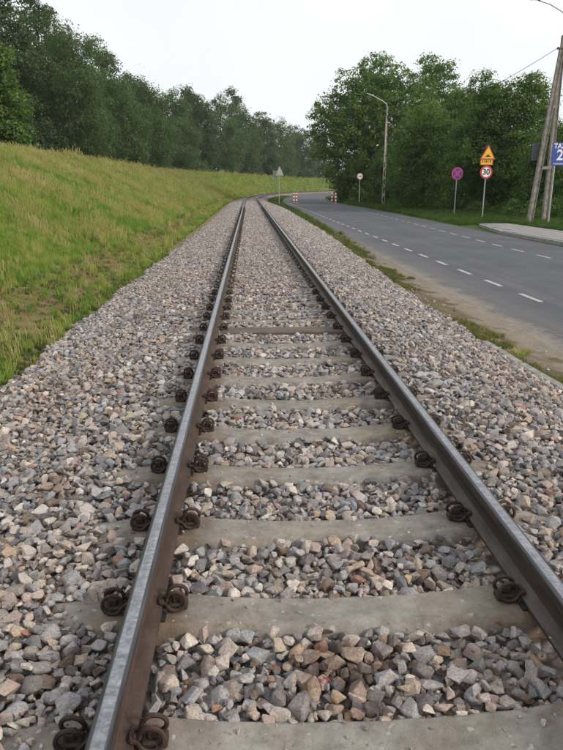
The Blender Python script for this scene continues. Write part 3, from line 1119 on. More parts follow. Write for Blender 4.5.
# no stopping sign
t = link('no_stopping_sign', None, None, (14.94, 48.06, gz(14.94, 48.06)), (0, 0, R(8)))
tag(t, 'round dark blue sign with red ring and red cross on a thin post', 'road sign')
post(t, 3.32, 0.035, None, 0.0)
f = link('sign_face', disc(0.40, 0.02).mesh('sign_face', M_PURP), t, (0, -0.055, 2.92))
link('border_ring', ring(0.35, 0.43, 0.026).mesh('border_ring', M_PINKR), f, (0, -0.005, 0))
mb = MB()
for a in (45, -45):
    q = Matrix.Rotation(R(a), 4, 'Y')
    mb.box((0, -0.014 - (a > 0) * .003, 0), (0.72, 0.006, 0.085), M=q)
link('cross', mb.mesh('cross', M_PINKR), f)
mb = MB(); mb.box((0, -0.02, 2.92), (0.10, 0.05, 0.5)); link('bracket', mb.mesh('bracket', M_GALV), t)

# speed 30 with temporary yellow warning triangle and plate
t = link('speed_limit_sign', None, None, (15.43, 43.54, gz(15.43, 43.54)), (0, 0, R(6)))
tag(t, 'post with yellow warning triangle, yellow plate and round 30 speed limit sign', 'road sign')
post(t, 4.35, 0.036)
f = link('speed_disc', disc(0.38, 0.02).mesh('speed_disc', M_WHITE), t, (0, -0.055, 2.94))
link('border_ring', ring(0.31, 0.42, 0.026).mesh('border_ring', M_RED), f, (0, -0.005, 0))
text_part('30', 0.50, M_BLACK, f, (0, -0.014, 0.0), bold=0.014)
pl = MB(); pl.box((0, 0, 0), (0.86, 0.02, 0.44), bev=0.006)
f = link('sign_plate', pl.mesh('sign_plate', M_YEL), t, (-0.03, -0.052, 3.60))
mb = MB()
for (cx, cz, w, h) in ((0, .195, .80, .025), (0, -.195, .80, .025), (-.4, 0, .025, .41), (.4, 0, .025, .41)):
    mb.box((cx, -0.013, cz), (w, 0.006, h))
link('plate_border', mb.mesh('plate_border', M_RED), f)
mb = MB()
for (cx, w) in ((-.27, .07), (-.14, .05), (-.02, .09), (.12, .05), (.27, .08)):
    mb.box((cx, -0.013, 0.0), (w, 0.006, 0.13))
link('plate_marks', mb.mesh('plate_marks', M_BLACK), f)
tri = lambda s: [(-s, -s * 0.577), (s, -s * 0.577), (0, s * 1.155)]
f = link('warning_triangle', poly(tri(0.53), 0.02).mesh('warning_triangle', M_RED), t, (0.01, -0.075, 4.02))
link('triangle_field', poly(tri(0.42), 0.01).mesh('triangle_field', M_YEL), f, (0, -0.016, 0))
hp = [(-0.22, -0.14), (-0.14, -0.13), (-0.07, -0.05), (0, -0.02), (0.07, -0.05), (0.14, -0.13), (0.22, -0.14), (0.22, -0.17), (-0.22, -0.17)]
link('bump_symbol', poly(hp, 0.006).mesh('bump_symbol', M_BLACK), f, (0, -0.025, 0.03))
mb = MB()
for z in (2.94, 3.55, 4.0):
    mb.box((0, -0.025, z), (0.09, 0.05, 0.3))
link('bracket', mb.mesh('bracket', M_GALV), t)

# taxi sign
t = link('taxi_sign', None, None, (16.12, 35.2, gz(16.12, 35.2)), (0, 0, R(4)))
tag(t, 'blue TAXI 2 sign on a grey post in front of the right pole leg', 'road sign')
post(t, 4.2, 0.038, None, 0.0)
f = MB(); f.box((0, 0, 0), (0.86, 0.02, 1.14), bev=0.008)
f = link('sign_face', f.mesh('sign_face', M_BLUE), t, (0.18, -0.06, 3.62))
text_part('TAXI', 0.34, M_WHITE, f, (0.02, -0.014, 0.40), bold=0.008)
text_part('2', 0.74, M_WHITE, f, (0.02, -0.014, -0.06), bold=0.014)
mb = MB()
for i in range(9):
    mb.box((-0.27 + 0.066 * i, -0.012, -0.47), (0.044, 0.004, 0.065))
link('small_print', mb.mesh('small_print', M_LAMP), f)
mb = MB(); mb.box((0, 0, 0), (0.9, 0.03, 0.03)); 
link('frame_rail', mb.mesh('frame_rail', M_GALV), t, (0.26, -0.03, 4.16))

# far round sign by the lamp post
t = link('round_road_sign', None, None, (14.19, 85.9, gz(14.19, 85.9)), (0, 0, R(5)))
tag(t, 'small white round sign with two dark marks, far off under the big tree', 'road sign')
post(t, 3.6, 0.04)
f = link('sign_face', disc(0.36, 0.02).mesh('sign_face', M_WHITE), t, (0, -0.06, 3.35))
link('border_ring', ring(0.30, 0.40, 0.026).mesh('border_ring', plain('washed red enamel', (0.50, 0.26, 0.25), 0.6, 0.1, 6, 0, 0)), f, (0, -0.005, 0))
mb = MB()
for sx in (-.12, .12):
    mb.box((sx, -0.013, -.02), (0.15, 0.006, 0.12), bev=0)
    mb.box((sx, -0.013, .06), (0.09, 0.006, 0.06), bev=0)
link('car_symbols', mb.mesh('car_symbols', M_BLACK), f)

# two signs seen from behind beside the track
t = link('board_sign', None, None, (4.05, 103.0, 0.25), (0, 0, R(10)))
tag(t, 'pale rectangular board on a thin post left of the triangular one by the curve', 'railway sign')
post(t, 4.25, 0.045)
mb = MB(); mb.box((0, 0, 0), (0.80, 0.03, 0.95), bev=0.008)
f = link('sign_board', mb.mesh('sign_board', M_SIGNB), t, (0.05, -0.065, 3.75))
mb = MB()
for z in (-.3, .3):
    mb.box((0, -0.024, z), (0.7, 0.02, 0.05))
link('back_rail', mb.mesh('back_rail', M_GALV), f)
t = link('triangular_sign', None, None, (3.69, 81.57, 0.22), (0, 0, R(-4)))
tag(t, 'grey back of a triangular sign on a thin post beside the track curve', 'railway sign')
post(t, 4.2, 0.04)
f = link('sign_board', poly([(-.42, -.42), (.50, -.42), (.48, -.34), (.04, .62), (-.04, .62), (-.42, -.34)], 0.025).mesh('sign_board', M_SIGNB), t, (0.06, -0.06, 3.62))
mb = MB(); mb.box((0, -0.024, -.25), (0.6, 0.02, 0.05)); link('back_rail', mb.mesh('back_rail', M_GALV), f)

# striped posts and hump at the narrowing
def striped(x, y, label, rot, hgt=1.32):
    t = link('striped_post', None, None, (x, y, 0.03), (0, 0, rot))
    tag(t, label, 'bollard', 'red and white striped posts at the road narrowing')
    mb = MB(); mb.tube([(0, 0, 0), (0, 0, hgt - .04), (0, 0, hgt)], [0.10, 0.10, 0.085], 14)
    link('body', mb.mesh('body', M_WHITE, True), t)
    for i in range(3):
        b = MB(); b.tube([(0, 0, 0.12 + i * 0.42), (0, 0, 0.12 + i * 0.42 + 0.21)], 0.104, 14)
        link('red_band', b.mesh('red_band', M_RED), t)
    b = MB(); b.tube([(0, 0, -.02), (0, 0, 0.05), (0, 0, 0.07)], [0.16, 0.16, 0.12], 14)
    link('foot', b.mesh('foot', M_RUBBER), t)
striped(5.95, 88.6, 'left of the two striped posts at the left end of the speed hump', 0)
striped(6.33, 88.9, 'right of the two striped posts at the left end of the speed hump', 0)
striped(10.72, 86.2, 'left of the two striped posts at the right end of the speed hump', 0)
striped(11.15, 86.0, 'right of the two striped posts at the right end of the speed hump', 0)
mb = MB()
pr = [(-.9, .05), (-.55, .095), (-.2, .12), (.2, .12), (.55, .095), (.9, .05), (.9, .0), (-.9, 0)]
vs = [(x, y, z) for x in (6.6, 10.6) for (y, z) in pr]
mb.add(vs, [tuple(range(8)), tuple(reversed(range(8, 16)))] + [(i, 8 + i, 8 + (i + 1) % 8, (i + 1) % 8) for i in range(8)])
o = link('speed_hump', mb.mesh('speed_hump', M_RUBBER), None, (0, 87.4, 0.0))
tag(o, 'dark speed hump across the road between the striped posts', 'speed hump')

# concrete lamp post with ladder slots
def lamp_post(x, y):
    t = link('street_lamp', None, None, (x, y, gz(x, y)))
    tag(t, 'slotted concrete street lamp standing before the big tree', 'street lamp')
    H_ = 9.3
    mb = MB()
    # two flanges tapering, joined by rungs that leave slots
    def w(z): return 0.17 - 0.085 * z / H_
    seg = 16
    for sx in (-1, 1):
        vs = []
        for i in range(seg + 1):
            z = -0.4 + (H_ + .4) * i / seg
            a, tk = w(max(z, 0)), 0.050
            for (dx, dy) in ((a - tk, -.11), (a, -.11), (a, .11), (a - tk, .11)):
                vs.append((sx * dx, dy * (1 - 0.35 * i / seg), z))
        fs = []
        for i in range(seg):
            for q in range(4):
                fs.append((i * 4 + q, i * 4 + (q + 1) % 4, (i + 1) * 4 + (q + 1) % 4, (i + 1) * 4 + q))
        fs += [(0, 1, 2, 3), (seg * 4, seg * 4 + 1, seg * 4 + 2, seg * 4 + 3)]
        mb.add(vs, fs)
    z = 0.0
    while z < H_ - 0.2:
        if z < 4.6:
            mb.box((0, 0, z + 0.2), (2 * w(z) - 0.09, 0.16, 0.34))
            z += 0.95
        else:
            h = H_ - z
            mb.box((0, 0, z + h / 2), (2 * w(H_) - 0.06, 0.11, h))
            z = H_
    link('pole', mb.mesh('pole', M_POLEP), t)
    mb = MB()
    pts = [(0, 0, H_ - .5), (0, 0, H_ + 1.2), (-.12, 0, H_ + 1.55), (-.6, -.05, H_ + 1.85), (-1.5, -.15, H_ + 2.25)]
    mb.tube(pts, 0.045, 8)
    link('arm', mb.mesh('arm', M_GALV, True), t)
    lamp_head(t, (-1.9, -.2, H_ + 2.40), R(-20), 1.0)
def lamp_head(t, loc, tilt, L):
    mb = MB()
    xs = [(-.5, .03, .03), (-.42, .10, .05), (-.1, .15, .075), (.25, .12, .065), (.42, .06, .05), (.5, .05, .045)]
    vs, fs = [], []
    for (x, wy, hz) in xs:
        for i in range(10):
            a = 2 * math.pi * i / 10
            vs.append((x * L, wy * math.cos(a), hz * math.sin(a) * (1 if math.sin(a) > 0 else .6)))
    for i in range(5):
        for q in range(10):
            fs.append((i * 10 + q, i * 10 + (q + 1) % 10, (i + 1) * 10 + (q + 1) % 10, (i + 1) * 10 + q))
    fs += [tuple(range(10)), tuple(range(50, 60))]
    mb.add(vs, fs)
    h = link('lamp_head', mb.mesh('lamp_head', M_LAMP, True), t, loc, (0, -tilt, 0))
    mb = MB(); mb.box((0, 0, 0), (0.5 * L, 0.16, 0.03), bev=.01)
    link('lamp_lens', mb.mesh('lamp_lens', plain('lamp lens', (0.6, 0.6, 0.58), 0.3, 0.05, 5, 0, 0)), h, (-.1 * L, 0, -.045))
    return h
lamp_post(15.45, 76.6)

# A-frame concrete pole with lamp arm
bx, by = 16.10, 37.4
t = link('utility_pole', None, None, (bx, by, gz(bx, by)))
tag(t, 'tall A-shaped concrete utility pole with two legs carrying a curved lamp arm', 'utility pole')
def leg(x0, x1, ztop, y0, y1):
    mb = MB()
    vs, fs = [], []
    for i in range(9):
        f = i / 8
        z = -0.3 + (ztop + .3) * f
        cx, cy = x0 + (x1 - x0) * f, y0 + (y1 - y0) * f
        w, d, e = 0.155 - 0.05 * f, 0.12 - 0.03 * f, 0.03
        for (a, b) in ((-w, -d), (-w + e, -d), (-w + e + .012, -d + .05), (w - e - .012, -d + .05), (w - e, -d), (w, -d), (w, d), (-w, d)):
            vs.append((cx + a, cy + b, z))
    for i in range(8):
        for q in range(8):
            fs.append((i * 8 + q, i * 8 + (q + 1) % 8, (i + 1) * 8 + (q + 1) % 8, (i + 1) * 8 + q))
    fs += [tuple(range(8)), tuple(range(64, 72))]
    mb.add(vs, fs)
    return link('pole_leg', mb.mesh('pole_leg', M_POLE), t)
leg(-0.1, 0.72, 9.15, 0, 0)
leg(0.95, 0.86, 9.75, 0.35, 0.22)
mb = MB()
for z in (3.0, 6.2):
    f = z / 9.4
    mb.box((0.42 + .25 * f, 0.14, z), (0.9 * (1 - f) + .25, 0.08, 0.16))
link('cross_brace', mb.mesh('cross_brace', M_POLE), t)
mb = MB()
zt = 9.75
mb.tube([(0.86, 0.05, zt - .9), (0.88, 0.0, zt + .25), (0.84, -.05, zt + .70), (0.50, -.1, zt + 1.06), (-.25, -.2, zt + 1.38), (-.95, -.3, zt + 1.53)], 0.035, 8)
link('arm', mb.mesh('arm', M_GALV, True), t)
lamp_head(t, (-1.40, -.35, zt + 1.60), R(-8), 1.1)
mb = MB()
mb.tube([(0.74, -.05, 9.05), (0.46, -.12, 9.07)], 0.018, 6)
mb.tube([(0.46, -.12, 9.00), (0.46, -.12, 9.06), (0.46, -.12, 9.13)], [0.05, .06, 0.03], 10)
link('insulator', mb.mesh('insulator', M_BLACK), t)
# meter box behind the left leg
mb = MB(); mb.box((0, 0, 0), (.30, .2, 0.95), bev=.02)
link('switch_box', mb.mesh('switch_box', plain('grey box', (.09, .09, .105), .6)), t, (-.02, .32, 3.85))

A = Vector((bx + .44, by - .12, 9.07 + gz(bx, by)))
Bp = Vector((15.45, 76.5, 8.9))
mb = MB()
mb.tube([A.lerp(Bp, i / 24) - Vector((0, 0, 4 * 0.9 * (i / 24) * (1 - i / 24))) for i in range(25)], 0.014, 5)
o = link('overhead_wire', mb.mesh('overhead_wire', M_BLACK))
tag(o, 'thin overhead wire sagging left from the A-shaped pole', 'wire')

# ------------------------------------------------------------------ trees
def leaf_cloud(name, lobes, nl, size, mat, seed, clump=0.42, per=14, droop=0.0):
    """leaf-sized faces on puffs (boughs) that sit on and inside a set of lobes (x y z rx ry rz)"""
    r = np.random.default_rng(seed)
    lob = np.array(lobes, float)
    nl = int(nl * 1.35)
    size = size * 0.80
    per = 46
    area = (lob[:, 3] * lob[:, 4] + lob[:, 4] * lob[:, 5] + lob[:, 3] * lob[:, 5])
    nc = nl // per
    li = r.choice(len(lob), nc, p=area / area.sum())
    d = r.normal(0, 1, (nc, 3))
    d[:, 2] += 0.15
    d /= np.linalg.norm(d, axis=1)[:, None]
    rad = np.where(r.random(nc) < 0.80, r.uniform(0.78, 1.04, nc), r.uniform(0.3, 0.75, nc))
    lo = lob[li]
    cpos = lo[:, :3] + d * lo[:, 3:6] * rad[:, None]
    pr = clump * 1.55 * np.exp(r.normal(0, 0.32, nc))
    q = r.normal(0, 1, (nc * per, 3))
    q[:, 2] += 0.35
    q /= np.linalg.norm(q, axis=1)[:, None]
    rr2 = np.where(r.random(nc * per) < .75, r.uniform(.72, 1.05, nc * per), r.uniform(.2, .8, nc * per))
    rr2 = rr2 + np.where(r.random(nc * per) < .06, r.uniform(0, .35, nc * per), 0)
    sq = np.repeat(np.stack([r.uniform(.8, 1.3, nc), r.uniform(.8, 1.3, nc), r.uniform(.5, .85, nc) + droop * .5], 1), per, 0)
    P = np.repeat(cpos, per, 0) + q * sq * (rr2 * np.repeat(pr, per))[:, None]
    Nn = q * 0.9 + np.repeat(d, per, 0) * 0.35 + np.array([0, 0, 0.25]) + r.normal(0, 0.42, (nc * per, 3))
    Nn /= np.linalg.norm(Nn, axis=1)[:, None]
    tmp = r.normal(0, 1, Nn.shape)
    if droop:
        tmp = tmp * 0.5 + np.array([0, 0, -1.2 * droop])
    U = tmp - (tmp * Nn).sum(1)[:, None] * Nn
    U /= np.linalg.norm(U, axis=1)[:, None] + 1e-9
    Wv = np.cross(Nn, U)
    s = size * np.exp(r.normal(0, 0.3, len(P)))[:, None]
    asp = 0.42 if not droop else 0.30
    bend = Nn * s * 0.15
    V = np.stack([P - U * s * .5, P + Wv * s * asp - bend * .3, P + U * s * .5 - bend, P - Wv * s * asp - bend * .3], 1).reshape(-1, 3)
    V[:, 2] = np.maximum(V[:, 2], 0.03)
    F = np.arange(len(V), dtype=np.int32)
    return np_mesh(name, V, F, 4, mat)
def make_lobes(w, h, base, seed, n=14, top=1.0, fl=0.55):
    """lobes filling a crown of half-width w from z=base to z=h"""
    r = random.Random(seed)
    L = []
    for i in range(n):
        f = (i + .5) / n
        zf = f ** 0.9
        env = (math.sin(math.pi * min(0.14 + zf * 0.80, 1)) ** 0.6) * w
        a = i * 2.4 + r.uniform(-.5, .5)
        rr_ = r.uniform(0.38, 0.56) * w * (1.05 - 0.45 * zf)
        d = max(env - rr_ * 0.75, 0) * r.uniform(0.65, 1.08)
        z = base + (h - base) * (0.06 + 0.90 * zf) - rr_ * 0.45
        L.append((math.cos(a) * d, math.sin(a) * d, max(z, rr_ * .55), rr_, rr_, rr_ * r.uniform(0.7, 1.0)))
    L.append((0, 0, base + (h - base) * .45, w * .62, w * .62, (h - base) * .40))
    return L
def trunk_mesh(h, r0, seed, w, lean=0.0, multi=1, base=2.0):
    r = random.Random(seed)
    mb = MB()
    for m in range(multi):
        ox, oy = (r.uniform(-.8, .8), r.uniform(-.6, .6)) if multi > 1 else (0, 0)
        pts = [(ox, oy, -0.4)]
        x, y = ox, oy
        for i in range(1, 8):
            x += r.uniform(-.16, .16) + (ox * .15)
            y += r.uniform(-.16, .16)
            pts.append((x, y, h * .85 * i / 7))
        rad = [r0 * (1.25 if i == 0 else 1) * (1 - .86 * i / 7) for i in range(8)]
        mb.tube(pts, rad, 8)
        for b in range(6 if multi == 1 else 3):
            i = r.randint(2, 5)
            p = Vector(pts[i])
            a = r.uniform(0, 6.28)
            e = p + Vector((math.cos(a) * w * .65, math.sin(a) * w * .65, h * .20))
            mid = p.lerp(e, .5) + Vector((0, 0, -.3))
            mb.tube([p, mid, e], [rad[i] * .55, rad[i] * .35, .03], 6)
    return mb.mesh('trunk', M_BARK, True)
def tree(x, y, h, w, kind, seed, label, name='tree', nl=15000, size=.30, base=2.0, multi=1, z=None, group=None, n=14, clump=.42, me=None, droop=0.0, r0=None, lobes=None):
    t = link(name, None, None, (x, y, gz(x, y) if z is None else z))
    tag(t, label, 'tree' if 'bush' not in name and 'shrub' not in name else 'bush', group)
    lb = lobes or make_lobes(w, h, base, seed, n)
    cr = link('crown', leaf_cloud('crown', lb, nl, size, M_LEAF[kind], seed, clump, 14, droop), t)
    link('trunk', trunk_mesh(h, r0 or (0.10 + h * .013), seed, w, 0, multi, base), t)
    return t

GL = 'trees in the row behind the grassy bank'
# px -> X solved beforehand for each distance Y
def at(px, Y):
    # ground direction of an image column near the horizon
    a = (px - 281.5) / 650
    return Y * math.tan(R(2.8) + math.atan(a / (math.cos(R(16.13)) + .29 * math.sin(R(16.13)))))
left = [  # column, top row, offset from the track, half width px, kind, leaves, leaf size, base, label, droop
    (4, 48, -20.0, 34, 'maple', 26000, .20, 1.0, 'light green tree at the left edge, nearest of the row, its trunk out of sight', 0),
    (16, -22, -28.0, 44, 'oak', 24000, .28, 4.0, 'tallest dark open-crowned tree at the top left, its top cut off', 0),
    (56, 16, -27.0, 30, 'oak', 17000, .28, 7.0, 'dark open-crowned tree showing over the left side of the wide dense willow', 0),
    (76, 44, -21.0, 52, 'willow', 38000, .24, 1.4, 'wide dense rounded willow with several slender stems, second from the left edge', .6),
    (112, 58, -27.0, 30, 'oak', 16000, .30, 7.0, 'dark lacy tree rising with gaps of sky behind the willows', 0),
    (116, 84, -20.0, 36, 'willow', 26000, .26, 1.0, 'rounded willow just right of the wide multi-stemmed one', .6),
    (150, 90, -19.5, 34, 'willow', 24000, .28, 1.0, 'rounded grey green willow in the middle of the left tree row', .6),
    (143, 84, -27.0, 26, 'oak', 14000, .34, 5.0, 'darker tree peeping over the middle willow of the left row', 0),
    (177, 100, -20.0, 28, 'willow', 20000, .32, 1.0, 'soft willow right of the middle one, before the flat stretch of treetops', .5),
    (200, 100, -20.5, 24, 'oak', 16000, .36, 1.0, 'left tree of the flat stretch of treetops beyond the bank', 0),
    (190, 93, -27.0, 18, 'oak', 10000, .40, 4.0, 'feathery high top over the left of the flat stretch of treetops', 0),
    (222, 104, -20.0, 24, 'willow', 16000, .40, 1.0, 'broad tree at the middle of the flat stretch of treetops', .4),
    (236, 95, -27.0, 15, 'oak', 10000, .42, 4.0, 'high pointed top at the right end of the flat stretch of treetops', 0),
    (246, 112, -20.0, 20, 'willow', 13000, .42, 1.0, 'tree behind the bank straight above the left rail of the far track', .4),
    (264, 117, -20.5, 19, 'oak', 12000, .44, 1.0, 'tree on the falling skyline above the two signs by the curve', 0),
    (281, 124, -20.0, 20, 'willow', 12000, .46, 1.0, 'last low tree of the falling skyline before the big roadside tree', .4),
    (299, 130, -21.0, 21, 'oak', 12000, .48, 1.0, 'far dark tree in the gap left of the big roadside tree', 0),
    (319, 134, -22.0, 22, 'oak', 12000, .5, 1.0, 'farthest dark tree, its right half hidden by the big roadside tree', 0),
]
def solve_y(px, off):
    Y = 30.0
    for _ in range(4000):
        if off + max(Y - 78, 0) ** 2 / 1000.0 + TC >= (px - 248.4) * Y / 676:
            return Y
        Y += 0.1
    return Y
for i, (c, ytop, off, wpx, kd, nl, sz, bs, lb, dr) in enumerate(left):
    # offset is negative: walk out until the line of sight meets the row
    Y = 40.0
    while (c - 248.4) * Y / 676 > off + TC + max(Y - 78, 0) ** 2 / 1000.0 and Y < 360:
        Y += 0.25
    x = (c - 248.4) * Y / 676
    h = 2.1 + (187 - ytop) * .923 * Y / 650 * 1.07
    w = wpx * Y / 650
    nl = int(nl * (1.6 if kd != 'oak' else 1.3))
    tree(x, Y, h, w, kd, 40 + i, lb, 'willow_tree' if kd == 'willow' else ('maple_tree' if kd == 'maple' else 'broadleaf_tree'), nl, sz, bs,
         multi=4 if i == 3 else 1, z=0.3, group=GL, n=16 if kd != 'oak' else 13, clump=.34 + .0018 * Y + (.08 if kd == 'oak' else 0), droop=dr, r0=.2 if i == 3 else None)
# woodland behind the row
def woodland(name, pts, hw, h, nl, size, mat, label, seed):
    r = random.Random(seed)
    L = []
    for (x, y, hh) in pts:
        for z in (hh * .25, hh * .6, hh * .85):
            s = r.uniform(.8, 1.15)
            L.append((x + r.uniform(-2, 2), y + r.uniform(-2, 2), z, hw * s * (1.1 - z / hh * .3), hw * s, hh * .26))
    o = link(name, leaf_cloud(name, L, nl, size, M_LEAF[mat], seed, .8, 14))
    stuff(o)
    o['label'] = label
pts = []
for yv in range(40, 330, 7):
    o_ = -35 - 3 * math.sin(yv * .3)
    pts.append((o_ + float(shift(yv)), yv, 17 + 1.5 * math.sin(yv * .7) + yv * .025))
woodland('woodland', pts, 6.0, 12, 120000, .5, 'oak', 'dark woodland filling in behind the row of trees on the left', 3)
pts = []
for yv in range(235, 420, 9):
    pts.append((-27 + float(shift(yv)), yv, 15 + 2 * math.sin(yv)))
woodland('woodland', pts, 6, 14, 30000, .55, 'oak', 'far woodland across the curve, seen below the big tree', 4)
pts = [(70 + 9 * i, 165 - 3.5 * i + 8 * (i % 2), 12 + 2 * math.sin(i * 1.7)) for i in range(9)]
o_w = woodland('woodland', pts, 8, 16, 26000, .6, 'far', 'pale woodland coloured with bluish distance haze on the hill beyond the A-shaped pole', 5)

GR = 'trees along the right side of the road'
def big_lobes():
    L = []
    r = random.Random(21)
    # (column offset x, depth y, z, radius) built by hand after the outline
    for (x, y, z, s) in ((6.4, 1, 13.6, 2.6), (-5.6, 0, 7.6, 3.0), (-6.6, -1, 9.8, 2.2), (-4.8, 1, 11.4, 3.2), (-2.4, 0, 14.4, 3.0), (0.6, 0, 16.2, 2.6), (-0.4, -2, 13.0, 3.6), (3.0, 0, 14.6, 3.0),
                         (5.0, 0, 12.0, 3.2), (2.0, -3, 10.6, 3.6), (-2.6, -3, 9.0, 3.6), (5.6, 0, 8.6, 3.4), (1.2, -3.4, 6.8, 3.6), (-3.4, -2, 5.6, 3.0), (-3.6, 0, 3.0, 2.8),
                         (-2.2, -2, 1.8, 2.2), (1.0, -2, 2.8, 3.0), (4.2, -1, 4.2, 3.4), (-1.0, 1.6, 5.5, 4.4), (0, 2, 10.5, 5.2), (0, 4, 13, 4), (-3, 3, 9, 4), (4, 4, 8, 4.5), (3.4, -1.4, 1.6, 2.4)):
        L.append((x, y, z, s * .95, s, s * .85))
    return L
tree(16.4, 91, 17.5, 8, 'maple', 61, 'biggest round-topped tree right of the road bend, behind the slotted lamp', 'maple_tree', 62000, .27, 1, lobes=big_lobes(), group=GR, clump=.46, z=0.1)
tree(27.0, 99, 20.0, 5.8, 'bush', 62, 'lighter open-topped tree behind the right shoulder of the biggest one', 'broadleaf_tree', 17000, .28, 5, group=GR, clump=.55, n=13)
tree(28.5, 96, 14.5, 5.2, 'bush', 72, 'tree half hidden between the open-topped tree and the roadside thicket', 'broadleaf_tree', 15000, .28, 1, group=GR, clump=.5)
tree(16.8, 62.5, 9.4, 3.7, 'bush', 63, 'dense dark bushy tree just right of the slotted lamp post', 'bushy_tree', 40000, .17, .6, group=GR, clump=.34, n=18, z=.1)
tree(20.6, 66, 11.0, 3.8, 'maple', 64, 'rounded tree behind the dark bushy one, left above the round blue sign', 'maple_tree', 34000, .18, 1.0, group=GR, clump=.36, n=16)
tree(19.0, 54.5, 10.6, 3.5, 'bush', 65, 'leafy tree directly behind the yellow triangle and 30 signs', 'bushy_tree', 46000, .15, .5, group=GR, clump=.32, n=18, z=.15)
tree(21.5, 52.5, 10.3, 3.3, 'maple', 66, 'feathery-topped tree right of the 30 sign, highest near the A-shaped pole', 'maple_tree', 40000, .15, .8, group=GR, clump=.32, n=16, z=.2)
tree(21.0, 45.5, 6.2, 3.0, 'bush', 67, 'low leafy bush filling the ground left of the A-shaped pole', 'bush', 36000, .13, .3, group=GR, clump=.28, n=16, z=.2)
tree(25.4, 45.5, 5.8, 3.2, 'bush', 68, 'low bush behind the TAXI sign', 'bush', 30000, .14, .3, group=GR, clump=.30, n=14, z=.3)
tree(18.9, 73.5, 6.0, 2.7, 'bush', 69, 'small bush just right of the foot of the slotted lamp post', 'bush', 22000, .17, .3, group=GR, clump=.32, n=12, z=.1)
tree(31.5, 55, 6.0, 3.6, 'bush', 70, 'bush at the right edge of the photo beyond the TAXI sign', 'bush', 22000, .2, .3, group=GR, clump=.4, n=12, z=.4)
tree(17.3, 79.5, 7.5, 3.3, 'bush', 71, 'shaded bush under the big tree, right of the small white sign', 'bush', 22000, .2, .3, group=GR, clump=.36, n=12, z=.1)
tree(15.6, 103, 5.5, 2.8, 'bush', 73, 'dark bush at the inside of the road bend, behind the right striped posts', 'bush', 14000, .24, .3, group=GR, clump=.4, n=10, z=.05)
tree(19.5, 112, 9, 4.2, 'oak', 74, 'shaded tree inside the bend, mostly hidden behind the biggest tree', 'broadleaf_tree', 14000, .3, .3, group=GR, clump=.5, n=12, z=.05)
# low undergrowth along the verge
r_ = random.Random(8)
L = []
for i in range(56):
    y = 40 + i * 1.1
    x0 = 17.4 if y < 52 else (16.4 if y < 70 else 15.6)
    s = r_.uniform(.5, 1.0)
    L.append((x0 + r_.uniform(0, 1.6), y, s * .5, s * 1.2, s, s * .9))
for i in range(14):
    s = r_.uniform(.5, .95)
    L.append((18.3 + i * .75, 40 - i * .35, s * .5, s, s, s))
o = link('undergrowth', leaf_cloud('undergrowth', L, 46000, .11, M_LEAF['bush'], 9, .2))
stuff(o); o['label'] = 'low dark undergrowth at the foot of the roadside trees'

# ------------------------------------------------------------------ grass
def tuft(i, nb, h, w, spread, mat, heads=False):
    r = random.Random(300 + i)
    mb = MB()
    for b in range(nb):
        a, d = r.uniform(0, 6.28), r.uniform(0, spread)
        x, y = math.cos(a) * d, math.sin(a) * d
        hh = h * r.uniform(.5, 1.1)
        la = r.uniform(0, 6.28)
        le = hh * r.uniform(.15, .75)
        ww = w * r.uniform(.7, 1.2)
        fx, fy = math.cos(la + 1.57) * ww / 2, math.sin(la + 1.57) * ww / 2
        p1 = (x + math.cos(la) * le * .3, y + math.sin(la) * le * .3, hh * .55)
        p2 = (x + math.cos(la) * le, y + math.sin(la) * le, hh)
        mb.add([(x - fx, y - fy, -.02), (x + fx, y + fy, -.02), (p1[0] + fx * .8, p1[1] + fy * .8, p1[2]), (p1[0] - fx * .8, p1[1] - fy * .8, p1[2]), p2], [(0, 1, 2, 3), (3, 2, 4)])
        if heads and b % 3 == 0:
            q = Vector(p2)
            mb.tube([q - Vector((0, 0, .03)), q + Vector((.004, 0, .02)), q + Vector((.008, 0, .06))], [.003, .007, .002], 4)
    return mb.mesh('tuft', mat)
gc = bpy.data.collections.new('grass_shapes')
for i in range(6):
    gc.objects.link(bpy.data.objects.new('a%02d' % i, tuft(i, 26, .17, .009, .085, M_BLADE)))
for i in range(3):
    gc.objects.link(bpy.data.objects.new('b%02d' % i, tuft(20 + i, 18, .26, .007, .09, M_STRAW, True)))
M_SHADE = blade_mat('shade grass', [(0.3, (0.05, 0.095, 0.022)), (0.5, (0.07, 0.125, 0.03)), (0.7, (0.12, 0.16, 0.045))])  # darker roadside blades, shade under the trees put into their colour
M_DULL = blade_mat('dull verge grass', [(0.3, (0.08, 0.105, 0.03)), (0.5, (0.14, 0.15, 0.055)), (0.7, (0.26, 0.21, 0.11))])
M_DRY = blade_mat('dry trampled grass', [(0.3, (0.24, 0.18, 0.09)), (0.5, (0.34, 0.26, 0.14)), (0.7, (0.27, 0.26, 0.11))])
for i in range(3):
    gc.objects.link(bpy.data.objects.new('f%02d' % i, tuft(100 + i, 26, .055, .008, .10, M_DRY)))
for i in range(3):
    gc.objects.link(bpy.data.objects.new('d%02d' % i, tuft(60 + i, 24, .15, .009, .08, M_SHADE)))
    gc.objects.link(bpy.data.objects.new('e%02d' % i, tuft(80 + i, 22, .09, .008, .08, M_DULL)))
for i in range(3):
    gc.objects.link(bpy.data.objects.new('c%02d' % i, tuft(40 + i, 20, .06, .013, .06, M_WEED)))
GP, GRt, GS, GI = [], [], [], []
